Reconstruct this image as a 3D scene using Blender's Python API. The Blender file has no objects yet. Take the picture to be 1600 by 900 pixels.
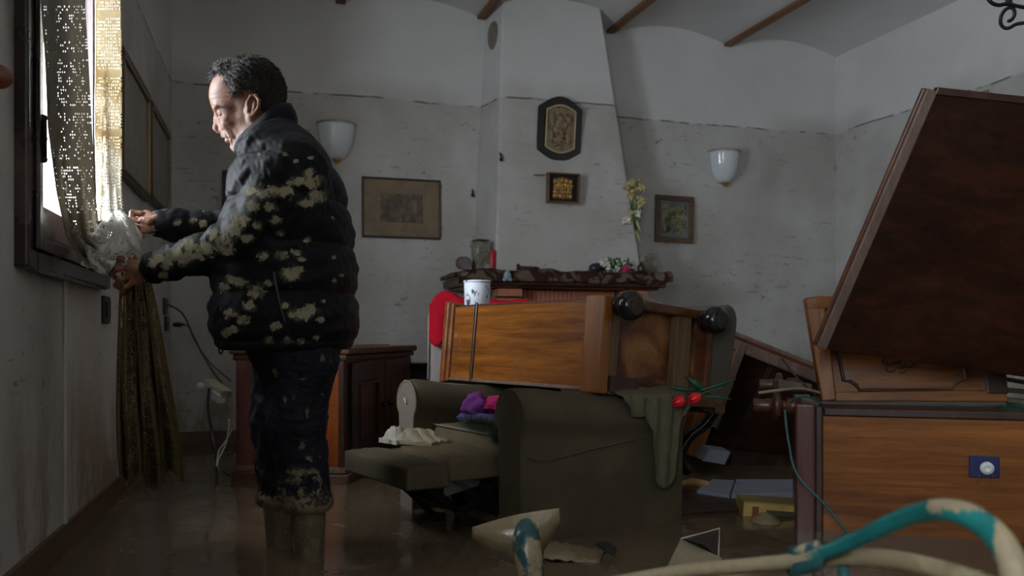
import bpy, bmesh, math, random
import numpy as np
from mathutils import Vector, Matrix, Euler
random.seed(7); rng = np.random.default_rng(7)
PI = math.pi
scn = bpy.context.scene
COL = scn.collection
# ------------------------------------------------------------------ camera, world, light
FPX = 1391.0; CAMZ = 0.83; YAW = math.radians(17.37)
FW = Vector((math.sin(YAW), math.cos(YAW), 0)); RT = Vector((math.cos(YAW), -math.sin(YAW), 0)); UP = Vector((0, 0, 1))
cd = bpy.data.cameras.new('camera'); cam = bpy.data.objects.new('camera', cd); COL.objects.link(cam)
cam.location = (0, 0, CAMZ); cam.rotation_euler = (PI/2, 0, -YAW)
cd.sensor_width = 36; cd.lens = 36*FPX/1600; cd.shift_y = 75/1600; cd.clip_start = 0.02
cd.dof.use_dof = True; cd.dof.focus_distance = 2.95; cd.dof.aperture_fstop = 3.6
scn.camera = cam
w = bpy.data.worlds.new('overcast_sky'); scn.world = w; w.use_nodes = True
bg = w.node_tree.nodes['Background']; bg.inputs[0].default_value = (0.80, 0.90, 1.0, 1); bg.inputs[1].default_value = 15.0
vs = scn.view_settings
vs.view_transform = 'Standard'; vs.look = 'None'; vs.exposure = 1.48; vs.gamma = 1; vs.use_curve_mapping = False
try:
    scn.cycles.max_bounces = 10; scn.cycles.diffuse_bounces = 5; scn.cycles.transparent_max_bounces = 24
    scn.cycles.caustics_reflective = False; scn.cycles.caustics_refractive = False
except Exception: pass
WATER = 0.12; YB = 6.19; XR = 4.72; YN = -1.8; ZC = 3.12
def portal(name, M, sx, sy):
    l = bpy.data.lights.new(name, 'AREA'); l.shape = 'RECTANGLE'; l.size = sx; l.size_y = sy
    l.cycles.is_portal = True
    o = bpy.data.objects.new(name, l); COL.objects.link(o); o.matrix_world = M
    return o
# ------------------------------------------------------------------ projection helpers (pixel of the 1600x900 frame -> metres)
def px(u, v, d): return Vector((0, 0, CAMZ)) + FW*d + RT*((u-800)/FPX*d) + UP*(-(v-525)/FPX*d)
def ray(u, v): return FW + RT*((u-800)/FPX) + UP*(-(v-525)/FPX)
def pz(u, v, z=WATER):
    r = ray(u, v); t = (z-CAMZ)/r.z; return Vector((0, 0, CAMZ)) + r*t
def pY(u, v, Y=YB):
    r = ray(u, v); return Vector((0, 0, CAMZ)) + r*(Y/r.y)
WL0 = Vector((-0.6945, 0, 0)); WLT = Vector((0.05, 1, 0)).normalized(); WLN = Vector((1, -0.05, 0)).normalized()
def WL(s, n, z): return WL0 + WLT*s + WLN*n + UP*z
def pL(u, v, off=0.0):
    r = ray(u, v); a = (WL0 + WLN*off - Vector((0, 0, CAMZ))).dot(WLN)/r.dot(WLN)
    p = Vector((0, 0, CAMZ)) + r*a; return (p-WL0).dot(WLT), p.z
# ------------------------------------------------------------------ materials
class NT:
    def __init__(s, name):
        m = bpy.data.materials.new(name); m.use_nodes = True; s.m = m; s.t = m.node_tree; s.b = s.t.nodes['Principled BSDF']
        s.co = None
    def n(s, typ, **k):
        x = s.t.nodes.new(typ)
        for a, b in k.items(): setattr(x, a, b)
        return x
    def l(s, a, b): s.t.links.new(a, b)
    def coord(s, kind='Object', scale=(1, 1, 1), rot=(0, 0, 0)):
        c = s.n('ShaderNodeTexCoord'); mp = s.n('ShaderNodeMapping'); s.l(c.outputs[kind], mp.inputs[0])
        mp.inputs['Scale'].default_value = scale; mp.inputs['Rotation'].default_value = rot; return mp.outputs[0]
    def noise(s, vec, scale, detail=4, rough=.55, dist=0):
        x = s.n('ShaderNodeTexNoise'); s.l(vec, x.inputs['Vector']); x.inputs['Scale'].default_value = scale
        x.inputs['Detail'].default_value = detail; x.inputs['Roughness'].default_value = rough; x.inputs['Distortion'].default_value = dist
        return x.outputs['Fac']
    def ramp(s, fac, stops, interp='LINEAR'):
        x = s.n('ShaderNodeValToRGB'); s.l(fac, x.inputs[0]); e = x.color_ramp.elements; x.color_ramp.interpolation = interp
        while len(e) < len(stops): e.new(0.5)
        for i, (p, c) in enumerate(stops):
            e[i].position = p; e[i].color = (*c, 1) if len(c) == 3 else c
        return x.outputs[0]
    def mix(s, fac, a, b):
        x = s.n('ShaderNodeMix', data_type='RGBA')
        for i, v in ((0, fac), (6, a), (7, b)):
            if hasattr(v, 'is_linked') or hasattr(v, 'links'): s.l(v, x.inputs[i])
            elif i == 0: x.inputs[0].default_value = v
            else: x.inputs[i].default_value = (*v, 1)
        return x.outputs[2]
    def math(s, op, a, b=0.5, clamp=False):
        x = s.n('ShaderNodeMath', operation=op); x.use_clamp = clamp
        for i, v in ((0, a), (1, b)):
            if hasattr(v, 'links'): s.l(v, x.inputs[i])
            else: x.inputs[i].default_value = v
        return x.outputs[0]
    def sstep(s, v, a, b):
        x = s.n('ShaderNodeMapRange', interpolation_type='SMOOTHSTEP'); s.l(v, x.inputs[0])
        x.inputs[1].default_value = a; x.inputs[2].default_value = b; return x.outputs[0]
    def bump(s, h, st=.3, d=.01):
        x = s.n('ShaderNodeBump'); s.l(h, x.inputs['Height']); x.inputs['Strength'].default_value = st; x.inputs['Distance'].default_value = d
        s.l(x.outputs[0], s.b.inputs['Normal'])
    def set(s, col=None, rough=None, metal=None, spec=None):
        for k, v in (('Base Color', col), ('Roughness', rough), ('Metallic', metal), ('Specular IOR Level', spec)):
            if v is None: continue
            if hasattr(v, 'links'): s.l(v, s.b.inputs[k])
            elif k == 'Base Color': s.b.inputs[k].default_value = (*v, 1)
            else: s.b.inputs[k].default_value = v
        return s
def srgb(r, g, b):
    f = lambda c: ((c/255+.055)/1.055)**2.4 if c/255 > .04045 else c/255/12.92
    return (f(r), f(g), f(b))
MUD = srgb(150, 138, 108); MUDD = srgb(95, 82, 60)
def flat(name, col, rough=.6, metal=0, var=.18, scale=12, bump=0, spec=.5):
    n = NT(name); c = n.coord(); f = n.noise(c, scale, 5)
    lo = tuple(x*(1-var) for x in col); hi = tuple(min(1, x*(1+var)) for x in col)
    n.set(n.ramp(f, [(.3, lo), (.7, hi)]), rough, metal, spec)
    if bump: n.bump(n.noise(c, scale*6, 4), bump, .004)
    return n.m
def wood(name, c1, c2, axis=0, rough=.3, dirt=.25, scale=1.0, spec=.5):
    wk = .62 if 'beam' not in name and 'frame' not in name else 1.0; c1 = tuple(x*wk for x in c1); c2 = tuple(x*wk for x in c2)
    n = NT(name); sc = [16*scale, 16*scale, 16*scale]; sc[axis] = 1.1*scale
    c = n.coord('Object', tuple(sc)); f = n.math('ADD', n.math('MULTIPLY', n.noise(c, 1.6, 7, .62, .6), .6), n.math('MULTIPLY', n.noise(n.coord('Object', tuple(x*.35 for x in sc)), 1.3, 3, .5, 1.2), .4))
    c2_ = n.coord('Object', tuple(x*5 for x in sc)); f2 = n.noise(c2_, 1.5, 3)
    col = n.ramp(f, [(.32, tuple(x*.8 for x in c2)), (.5, tuple((a+b)/2 for a, b in zip(c1, c2))), (.64, c1)])
    col = n.mix(n.math('MULTIPLY', n.sstep(f2, .5, .75), .5), col, c2)
    o = n.coord('Object'); g = n.noise(o, 3.2, 6, .65); dm = n.sstep(g, .52, .72)
    col = n.mix(n.math('MULTIPLY', dm, dirt), col, srgb(120, 98, 76))
    n.set(col, n.math('ADD', n.math('MULTIPLY', dm, min(.3, dirt)), rough), 0, spec)
    n.bump(f2, .08, .003); return n.m
def plaster(name):
    n = NT(name); g = n.n('ShaderNodeNewGeometry'); pos = g.outputs['Position']
    sp = n.n('ShaderNodeSeparateXYZ'); n.l(pos, sp.inputs[0]); z = sp.outputs[2]
    def mp(scale):
        m = n.n('ShaderNodeMapping'); n.l(pos, m.inputs[0]); m.inputs['Scale'].default_value = scale; return m.outputs[0]
    big = n.noise(mp((1, 1, 1)), 2.1, 6, .6)
    lw = n.noise(mp((1, 1, 1)), 1.6, 3); zz = n.math('ADD', z, n.math('MULTIPLY', n.math('SUBTRACT', lw, .5), .05))
    below = n.math('SUBTRACT', 1.0, n.sstep(zz, 2.475, 2.49))
    clean = n.ramp(big, [(.3, srgb(205, 203, 200)), (.7, srgb(216, 214, 211))])
    dirty = n.ramp(big, [(.28, srgb(172, 168, 160)), (.5, srgb(190, 187, 181)), (.72, srgb(203, 201, 197))])
    col = n.mix(below, clean, dirty)
    # damp halo above the line
    halo = n.math('MULTIPLY', n.math('SUBTRACT', 1.0, n.sstep(zz, 2.48, 2.68)), n.math('MULTIPLY', n.sstep(n.noise(mp((1, 1, .6)), 1.1, 4), .42, .62), .5))
    col = n.mix(halo, col, srgb(165, 158, 150))
    # thin broken tide line
    d = n.math('ABSOLUTE', n.math('SUBTRACT', zz, 2.483))
    line = n.math('MULTIPLY', n.math('SUBTRACT', 1.0, n.sstep(d, .002, .009)), n.sstep(n.noise(mp((1, 1, 1)), 7, 4), .4, .55))
    col = n.mix(n.math('MULTIPLY', line, .85), col, srgb(70, 62, 54))
    # scattered silt specks and horizontal scuffs left by the water
    s1 = n.sstep(n.noise(mp((1, 1, 1.6)), 13, 6, .78), .60, .66)
    s2 = n.sstep(n.noise(mp((3.5, 3.5, 30)), 1.6, 6, .78), .585, .66)
    msk = n.sstep(n.noise(mp((1, 1, 1)), 1.7, 4), .40, .58)
    sp_ = n.math('MULTIPLY', n.math('MAXIMUM', s1, n.math('MULTIPLY', s2, .7)), n.math('MULTIPLY', below, msk))
    col = n.mix(n.math('MULTIPLY', sp_, .85), col, srgb(92, 84, 74))
    # mud near the floor
    low = n.math('MULTIPLY', n.math('SUBTRACT', 1.0, n.sstep(zz, .15, .95)), n.sstep(n.noise(mp((1, 1, .45)), 3.4, 6, .7), .44, .60))
    col = n.mix(n.math('MULTIPLY', low, .75), col, srgb(140, 112, 82))
    n.set(col, .85, 0, .25); n.bump(n.noise(mp((1, 1, 1)), 60, 5), .25, .004)
    return n.m
M = {}
M['plaster'] = plaster('plaster')
M['ceil'] = flat('ceiling_paint', srgb(205, 202, 200), .9, 0, .05, 2)
M['beam'] = wood('beam_wood', srgb(150, 104, 62), srgb(96, 62, 36), 1, .6, .1)
M['wood_or'] = wood('varnished_wood', srgb(190, 116, 46), srgb(100, 52, 18), 0, .24, .04)
M['wood_orz'] = wood('varnished_wood_upright', srgb(192, 120, 52), srgb(110, 60, 24), 2, .3, .1)
M['wood_or1'] = wood('varnished_wood_cross', srgb(168, 98, 40), srgb(104, 56, 22), 1, .3, .28)
M['wood_br'] = wood('brown_wood', srgb(128, 74, 40), srgb(70, 36, 18), 0, .3, .3)
M['wood_brz'] = wood('brown_wood_upright', srgb(120, 74, 52), srgb(72, 42, 30), 2, .35, .4)
M['wood_dk'] = wood('dark_wood', srgb(84, 50, 32), srgb(40, 22, 14), 2, .35, .3)
M['wood_dkx'] = wood('dark_wood_flat', srgb(72, 36, 16), srgb(34, 14, 6), 0, .42, .03, 1.0, .15)
M['wood_raw'] = wood('raw_batten_wood', srgb(140, 112, 80), srgb(92, 66, 42), 2, .6, .35)
M['wood_edge'] = wood('worn_edge_wood', srgb(142, 116, 100), srgb(98, 72, 58), 2, .5, .35)
M['plum'] = wood('reddish_wood', srgb(124, 74, 66), srgb(74, 38, 34), 2, .3, .45)
M['black'] = flat('black_lacquer', (.012, .009, .008), .18)
M['ply'] = None
def ply():
    n = NT('stained_plywood'); c = n.coord(); f = n.noise(c, 5.5, 6, .6, .8); f2 = n.noise(c, 22, 4)
    col = n.ramp(f, [(.3, srgb(42, 24, 14)), (.48, srgb(78, 44, 22)), (.62, srgb(128, 84, 46)), (.75, srgb(150, 110, 70))])
    n.set(col, .45); n.bump(f2, .2, .004); return n.m
M['ply'] = ply()
def fabric(name, col, var=.15, mud=.4):
    n = NT(name); c = n.coord(); f = n.noise(c, 5, 6, .6); w_ = n.noise(n.coord('Object', (1, 1, 1)), 260, 2)
    a = n.ramp(f, [(.3, tuple(x*(1-var) for x in col)), (.7, tuple(x*(1+var) for x in col))])
    a = n.mix(n.math('MULTIPLY', n.sstep(n.noise(c, 2.6, 5), .5, .7), mud), a, srgb(104, 92, 68))
    n.set(a, .88, 0, .2); n.bump(w_, .35, .002); return n.m
M['sofa'] = fabric('recliner_cloth', srgb(78, 69, 53))
M['sofa_lt'] = fabric('recliner_pale_cloth', srgb(112, 102, 92), .1, .2)
M['sofa_pad'] = fabric('recliner_pad_cloth', srgb(92, 79, 58), .15, .5)
M['pink_gray'] = fabric('grey_chair_cloth', srgb(158, 146, 142), .08, .1)
M['piping'] = flat('piping', srgb(176, 166, 152), .8)
M['slate'] = fabric('slate_cloth', srgb(82, 76, 68), .1, .2)
M['red'] = fabric('red_cloth', srgb(176, 12, 36), .2, .0)
M['rag'] = fabric('wet_rag_cloth', srgb(92, 86, 66), .2, .5)
M['iron'] = flat('black_iron', (.02, .017, .016), .4, .6)
M['steel'] = flat('dull_steel', srgb(150, 150, 150), .4, .8)
M['brick'] = flat('brick', srgb(176, 112, 84), .85, 0, .22, 14, .4)
M['mortar'] = flat('mortar', srgb(120, 96, 80), .95)
M['soot'] = flat('soot', (.01, .009, .008), .9)
M['gold'] = flat('gold_leaf', srgb(168, 130, 72), .3, .6, .4, 40, .5)
M['brass'] = flat('brass', srgb(186, 140, 60), .3, .9)
M['blackvelvet'] = flat('black_velvet', (.008, .007, .008), .7)
M['opal'] = flat('opal_glass', srgb(216, 220, 222), .12, 0, .03)
M['white'] = flat('white_plastic', srgb(225, 225, 222), .4, 0, .04)
M['blackplastic'] = flat('black_plastic', (.014, .014, .016), .4)
M['beigeplastic'] = flat('beige_plastic', srgb(186, 176, 150), .45, 0, .2, 9)
M['candle'] = flat('red_wax', srgb(172, 18, 36), .4, 0, .1)
M['green'] = flat('leaf_green', srgb(62, 104, 62), .5, 0, .3, 20)
M['dgreen'] = flat('dark_leaf_green', srgb(20, 74, 52), .45, 0, .3, 20)
M['fir'] = flat('garland_green', srgb(62, 74, 50), .8, 0, .35, 30)
M['tulip'] = flat('tulip_red', srgb(226, 18, 34), .5, 0, .25, 40)
M['petal'] = flat('petal_white', srgb(222, 216, 198), .6, 0, .1, 30)
M['petal_y'] = flat('petal_yellow', srgb(186, 174, 120), .6, 0, .25, 30)
M['pinkpetal'] = flat('petal_pink', srgb(186, 40, 96), .6)
M['purple'] = fabric('purple_wool', srgb(100, 44, 106), .2, 0)
M['magenta'] = fabric('pink_wool', srgb(150, 32, 80), .2, 0)
M['violet'] = fabric('violet_wool', srgb(74, 62, 112), .2, 0)
M['rose'] = fabric('rose_brown_wool', srgb(92, 52, 48), .2, 0.2)
M['teal'] = None
def tealmud(name, base, lvl):
    n = NT(name); c = n.coord(); f = n.noise(c, 7, 5, .6, .4); f2 = n.noise(c, 30, 4)
    mud = n.ramp(f2, [(.3, srgb(112, 98, 72)), (.7, srgb(150, 136, 106))])
    n.set(n.mix(n.sstep(f, lvl-.03, lvl+.03), base, mud), .25); n.bump(f2, .3, .004); return n.m
M['teal'] = tealmud('teal_tube_with_mud', srgb(22, 92, 90), .52)
M['teal2'] = tealmud('teal_tube_mostly_clear', srgb(36, 74, 76), .53)
M['mudskin'] = tealmud('wet_mud_coat', srgb(128, 113, 86), .5)
M['paper'] = flat('muddy_paper', srgb(132, 120, 94), .6, 0, .25, 8)
M['paperw'] = flat('pale_paper', srgb(160, 152, 138), .6, 0, .2, 8)
M['bluegray'] = flat('blue_grey_foam', srgb(138, 142, 152), .7, 0, .12, 8)
M['gilt'] = flat('gilt_cardboard', srgb(176, 146, 74), .5, 0, .3, 9)
M['blue'] = flat('navy_plastic', srgb(22, 28, 84), .4)
M['navy'] = flat('dark_bin_plastic', srgb(24, 36, 40), .4)
M['wire_g'] = flat('green_wire', srgb(40, 88, 82), .5)
M['frame_dk'] = flat('dark_frame_wood', srgb(48, 34, 24), .4, 0, .25, 20)
M['frame_br'] = wood('brown_frame_wood', srgb(120, 88, 56), srgb(78, 52, 32), 0, .4, .2)
M['winframe'] = wood('window_frame_wood', srgb(62, 44, 42), srgb(32, 22, 22), 2, .25, .25)
M['knob'] = flat('reddish_knob', srgb(110, 60, 44), .4)
def water():
    n = NT('muddy_water'); g = n.n('ShaderNodeNewGeometry').outputs['Position']
    f = n.noise(g, 1.3, 6, .6, .8); col = n.ramp(f, [(.3, srgb(84, 70, 53)), (.7, srgb(116, 99, 78))])
    f3 = n.noise(g, 3.0, 5, .6, 1.5)
    n.set(col, n.math('ADD', n.math('MULTIPLY', n.sstep(f3, .4, .7), .2), .1), 0, .5); n.bump(n.noise(g, 5, 3, .5, .5), .06, .03); return n.m
M['water'] = water()
M['floor'] = flat('mud_floor', srgb(90, 76, 60), .8)
def glassmat():
    n = NT('window_glass'); t = n.n('ShaderNodeBsdfTransparent'); gl = n.n('ShaderNodeBsdfGlossy'); gl.inputs['Roughness'].default_value = .02
    mx = n.n('ShaderNodeMixShader'); mx.inputs[0].default_value = .06; n.l(t.outputs[0], mx.inputs[1]); n.l(gl.outputs[0], mx.inputs[2])
    n.l(mx.outputs[0], n.t.nodes['Material Output'].inputs[0]); return n.m
M['glass'] = glassmat()
def dirtyglass(name, col, a):
    n = NT(name); t = n.n('ShaderNodeBsdfTransparent'); c = n.coord(); f = n.noise(c, 14, 5)
    n.set(n.ramp(f, [(.3, tuple(x*.6 for x in col)), (.7, col)]), .15)
    mx = n.n('ShaderNodeMixShader'); n.l(n.math('MULTIPLY', n.sstep(f, .2, .8), a*2, True), mx.inputs[0]); n.l(t.outputs[0], mx.inputs[1]); n.l(n.b.outputs[0], mx.inputs[2])
    n.l(mx.outputs[0], n.t.nodes['Material Output'].inputs[0]); return n.m
M['jar'] = dirtyglass('dirty_glass', srgb(150, 146, 128), .6)
M['vase'] = dirtyglass('vase_glass', srgb(160, 160, 150), .35)
def mudded(name, base, mudc, rough=.4, thr=.5, spec=.5, sub=None):
    """cloth whose 'mud' vertex attribute says where the splashes sit; noise breaks the rims"""
    n = NT(name); a = n.n('ShaderNodeAttribute', attribute_name='mud'); c = n.coord()
    f = n.noise(c, 24, 6, .68, .7); f2 = n.noise(c, 70, 5, .7)
    t = n.math('ADD', a.outputs['Fac'], n.math('ADD', n.math('MULTIPLY', n.math('SUBTRACT', f, .5), 2.1), n.math('MULTIPLY', n.math('SUBTRACT', f2, .5), 1.5)))
    m = n.sstep(t, thr, thr+.16)
    var = n.ramp(n.noise(c, 9, 4), [(.3, tuple(x*.7 for x in base)), (.7, tuple(x*1.35 for x in base))])
    mc = n.ramp(f2, [(.3, tuple(x*.7 for x in mudc)), (.7, mudc)])
    film = n.math('MULTIPLY', n.sstep(n.math('ADD', a.outputs['Fac'], n.math('MULTIPLY', n.math('SUBTRACT', n.noise(n.coord('Object', (1, 1, .6)), 40, 6, .75, 1.0), .5), 2.2)), thr-.2, thr+.25), .32)
    var = n.mix(film, var, mc)
    n.set(n.mix(m, var, mc), n.math('ADD', n.math('MULTIPLY', m, .4), rough), 0, spec)
    n.bump(n.math('ADD', n.noise(c, 38, 3), n.math('MULTIPLY', m, .6)), .35, .006); return n.m
M['jacket'] = mudded('black_puffer_nylon', (.010, .010, .012), srgb(156, 147, 122), .52, .5, .09)
M['trouser'] = mudded('navy_trouser_cloth', (.008, .009, .016), srgb(128, 116, 90), .75, .5, .2)
M['boot'] = mudded('muddy_rubber', srgb(94, 84, 62), srgb(126, 112, 84), .3)
def skin():
    n = NT('skin'); c = n.coord(); f = n.noise(c, 28, 5); f2 = n.noise(c, 120, 4)
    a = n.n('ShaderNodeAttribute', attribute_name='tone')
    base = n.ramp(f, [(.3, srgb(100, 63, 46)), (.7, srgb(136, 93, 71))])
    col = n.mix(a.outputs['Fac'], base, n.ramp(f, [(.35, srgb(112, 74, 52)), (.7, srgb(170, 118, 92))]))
    n.set(col, .5, 0, .4); n.b.inputs['Subsurface Weight'].default_value = .08; n.b.inputs['Subsurface Radius'].default_value = (.012, .005, .003)
    n.bump(f2, .25, .002); return n.m
M['skin'] = skin()
def hairm():
    n = NT('dark_hair'); c = n.coord('Object', (1, 1, 1)); f = n.noise(c, 60, 5, .7)
    a = n.n('ShaderNodeAttribute', attribute_name='tone')
    col = n.mix(n.math('MULTIPLY', a.outputs['Fac'], .75), n.ramp(f, [(.35, (.008, .007, .006)), (.7, (.035, .028, .022))]), n.ramp(f, [(.35, srgb(70, 62, 56)), (.7, srgb(140, 130, 122))]))
    n.set(col, .85, 0, .2); n.bump(n.noise(c, 170, 4), 1.0, .005); return n.m
M['hair'] = hairm()
M['strand'] = flat('hair_strand', srgb(44, 37, 33), .6, 0, .5, 25, 0, .3)
M['lash'] = flat('brow_hair', srgb(70, 56, 48), .7)
def lace(name, stops, axis_lo, axis_hi, trl=.2):
    n = NT(name); g = n.n('ShaderNodeNewGeometry'); sp = n.n('ShaderNodeSeparateXYZ'); n.l(g.outputs['Position'], sp.inputs[0])
    mr = n.n('ShaderNodeMapRange'); n.l(sp.outputs[2], mr.inputs[0]); mr.inputs[1].default_value = axis_lo; mr.inputs[2].default_value = axis_hi
    f = n.noise(g.outputs['Position'], 7, 5, .6)
    t = n.math('ADD', mr.outputs[0], n.math('MULTIPLY', n.math('SUBTRACT', f, .5), .16))
    col = n.ramp(t, stops); n.set(col, .85, 0, .2)
    tr = n.n('ShaderNodeBsdfTranslucent'); n.l(col, tr.inputs[0]); mx = n.n('ShaderNodeMixShader'); mx.inputs[0].default_value = trl
    n.l(n.b.outputs[0], mx.inputs[1]); n.l(tr.outputs[0], mx.inputs[2]); n.l(mx.outputs[0], n.t.nodes['Material Output'].inputs[0])
    n.bump(n.noise(g.outputs['Position'], 220, 2), .4, .002); return n.m
LW = srgb(214, 208, 196); LT = srgb(186, 170, 138); LO = srgb(112, 98, 62)
M['lace_grey'] = lace('grey_lace', [(0, srgb(150, 140, 122)), (.5, srgb(140, 132, 118)), (1, srgb(134, 128, 116))], 1.0, 1.9, .22)
M['lace_cream'] = lace('cream_lace', [(0, LW), (.40, LW), (.5, LT), (.62, srgb(210, 200, 180)), (.74, LT), (.86, srgb(206, 196, 174)), (1, srgb(202, 190, 166))], 1.1, 1.9, .3)
M['lace_white'] = lace('white_lace', [(0, LW), (1, srgb(224, 220, 212))], 1.0, 1.3, .06)
M['lace_olive'] = lace('muddy_lace', [(0, srgb(92, 78, 48)), (.6, srgb(116, 100, 62)), (1, srgb(140, 122, 80))], .3, 1.0)
def rugm():
    n = NT('patterned_rug'); c = n.coord('Object', (1, 1, 1)); f = n.noise(c, 9, 3, .5, .6)
    col = n.ramp(f, [(.0, srgb(92, 82, 68)), (.46, srgb(98, 86, 70)), (.5, srgb(62, 36, 34)), (.60, srgb(54, 32, 32)), (.65, srgb(112, 100, 80))], 'LINEAR')
    n.set(col, .95, 0, .1); n.bump(n.noise(c, 200, 3), .6, .004); return n.m
M['rug'] = rugm()
def printm(name, stops, scale, dist=2.0, axis=(1, 1, 1)):
    n = NT(name); c = n.coord('Object', axis); f = n.noise(c, scale, 6, .65, dist)
    n.set(n.ramp(f, stops), .5); return n.m
M['pr_engr'] = printm('engraving_print', [(.32, srgb(52, 42, 34)), (.5, srgb(92, 77, 60)), (.62, srgb(120, 102, 80))], 16, .4, (1, 1, .7))
M['pr_mat'] = printm('foxed_mount', [(.3, srgb(112, 92, 68)), (.7, srgb(134, 114, 88))], 8, .5)
M['pr_paint'] = printm('small_painting', [(.3, srgb(40, 44, 36)), (.45, srgb(84, 92, 66)), (.55, srgb(150, 138, 100)), (.68, srgb(178, 160, 140)), (.8, srgb(92, 60, 44))], 26, 1)
M['pr_blue'] = flat('blue_grey_mount', srgb(112, 118, 130), .6)
M['pr_pale'] = printm('faded_print', [(.3, srgb(120, 116, 106)), (.7, srgb(158, 152, 140))], 6)
M['relief'] = printm('painted_relief', [(.3, srgb(44, 36, 30)), (.42, srgb(110, 66, 52)), (.52, srgb(150, 132, 96)), (.62, srgb(84, 92, 86)), (.75, srgb(196, 178, 132))], 30, 1)
M['jarfill'] = printm('jar_contents', [(.3, srgb(60, 54, 44)), (.5, srgb(110, 98, 80)), (.7, srgb(150, 142, 124))], 40, 1)
M['can'] = printm('spattered_can', [(.0, (.02, .02, .03)), (.40, (.02, .02, .03)), (.43, srgb(206, 210, 220)), (1, srgb(226, 228, 232))], 20, 1.2)
# ------------------------------------------------------------------ mesh helpers
class MB:
    def __init__(s): s.v = []; s.f = []
    def add(s, vs_, fs):
        b = len(s.v); s.v += [tuple(x) for x in vs_]; s.f += [tuple(i+b for i in f) for f in fs]; return s
    def box(s, a, b, T=None):
        x0, y0, z0 = a; x1, y1, z1 = b
        c = [(x0, y0, z0), (x1, y0, z0), (x1, y1, z0), (x0, y1, z0), (x0, y0, z1), (x1, y0, z1), (x1, y1, z1), (x0, y1, z1)]
        if T: c = [T @ Vector(p) for p in c]
        return s.add(c, [(3, 2, 1, 0), (4, 5, 6, 7), (0, 1, 5, 4), (1, 2, 6, 5), (2, 3, 7, 6), (3, 0, 4, 7)])
    def hexa(s, c): return s.add(c, [(3, 2, 1, 0), (4, 5, 6, 7), (0, 1, 5, 4), (1, 2, 6, 5), (2, 3, 7, 6), (3, 0, 4, 7)])
    def prism(s, poly, ext):
        """closed polygon of 3-D points extruded by vector ext"""
        n = len(poly); p = [Vector(q) for q in poly]; e = Vector(ext)
        return s.add(p+[q+e for q in p], [tuple(range(n))[::-1], tuple(range(n, 2*n))]+[(i, (i+1) % n, n+(i+1) % n, n+i) for i in range(n)])
    def tube(s, pts, r, n=10, cap=True):
        pts = [Vector(p) for p in pts]; m = len(pts); rr = r if hasattr(r, '__len__') else [r]*m
        vs_ = []; prev = None
        for i, p in enumerate(pts):
            t = (pts[min(i+1, m-1)]-pts[max(i-1, 0)]).normalized()
            if prev is None: a = t.orthogonal().normalized()
            else: a = (prev-t*prev.dot(t)).normalized()
            prev = a; b = t.cross(a)
            for k in range(n):
                th = 2*PI*k/n; vs_.append(p+(a*math.cos(th)+b*math.sin(th))*rr[i])
        fs = [(i*n+k, i*n+(k+1) % n, (i+1)*n+(k+1) % n, (i+1)*n+k) for i in range(m-1) for k in range(n)]
        if cap: fs += [tuple(range(n))[::-1], tuple(range((m-1)*n, m*n))]
        return s.add(vs_, fs)
    def lathe(s, prof, n=24, T=None, half=False):
        """profile of (r, z) about z"""
        vs_ = []; m = len(prof); cnt = n+1 if half else n; span = PI if half else 2*PI
        for r, z in prof:
            for k in range(cnt):
                th = span*k/n; p = Vector((r*math.cos(th), r*math.sin(th), z)); vs_.append(T @ p if T else p)
        fs = []
        for i in range(m-1):
            for k in range(n):
                k2 = k+1 if half else (k+1) % n
                fs.append((i*cnt+k, i*cnt+k2, (i+1)*cnt+k2, (i+1)*cnt+k))
        if not half:
            if prof[0][0] > 1e-6: fs.append(tuple(range(n))[::-1])
            if prof[-1][0] > 1e-6: fs.append(tuple(range((m-1)*n, m*n)))
        return s.add(vs_, fs)
    def grid(s, P, closeu=False):
        """P[i][j] points"""
        nu = len(P); nv = len(P[0]); vs_ = [p for r in P for p in r]
        fs = [(i*nv+j, ((i+1) % nu)*nv+j, ((i+1) % nu)*nv+j+1, i*nv+j+1) for i in range(nu if closeu else nu-1) for j in range(nv-1)]
        return s.add(vs_, fs)
    def ball(s, c, r, n=10, m=7, sc=(1, 1, 1), T=None):
        P = [(max(1e-7, math.sin(PI*i/m)), -math.cos(PI*i/m)) for i in range(m+1)]
        B = Matrix.Translation(Vector(c)) @ Matrix.Diagonal((r*sc[0], r*sc[1], r*sc[2], 1))
        if T: B = T @ B
        return s.lathe(P, n, B)
    def build(s, name, mat, parent=None, bevel=0, seg=2, smooth=False, solid=0, sub=0, T=None):
        me = bpy.data.meshes.new(name); me.from_pydata(s.v, [], s.f); me.update()
        bm = bmesh.new(); bm.from_mesh(me); bmesh.ops.remove_doubles(bm, verts=bm.verts, dist=1e-6); bmesh.ops.recalc_face_normals(bm, faces=bm.faces); bm.to_mesh(me); bm.free()
        o = bpy.data.objects.new(name, me); COL.objects.link(o); me.materials.append(mat)
        if smooth:
            me.polygons.foreach_set('use_smooth', [True]*len(me.polygons))
        if solid: x = o.modifiers.new('thickness', 'SOLIDIFY'); x.thickness = solid; x.offset = 0
        if bevel: x = o.modifiers.new('bevel', 'BEVEL'); x.width = bevel; x.segments = seg; x.limit_method = 'ANGLE'; x.angle_limit = math.radians(40)
        if sub: x = o.modifiers.new('sub', 'SUBSURF'); x.levels = sub; x.render_levels = sub
        if T is not None: o.matrix_world = T
        if parent: o.parent = parent
        return o
def tag(o, label, cat, group=None):
    o['label'] = label; o['category'] = cat
    if group: o['group'] = group
    return o
def thing(name, label, cat, M4=None, group=None):
    o = bpy.data.objects.new(name, None); COL.objects.link(o); o.empty_display_size = .05
    if M4 is not None: o.matrix_world = M4
    return tag(o, label, cat, group)
def struct(o): o['kind'] = 'structure'; return o
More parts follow.
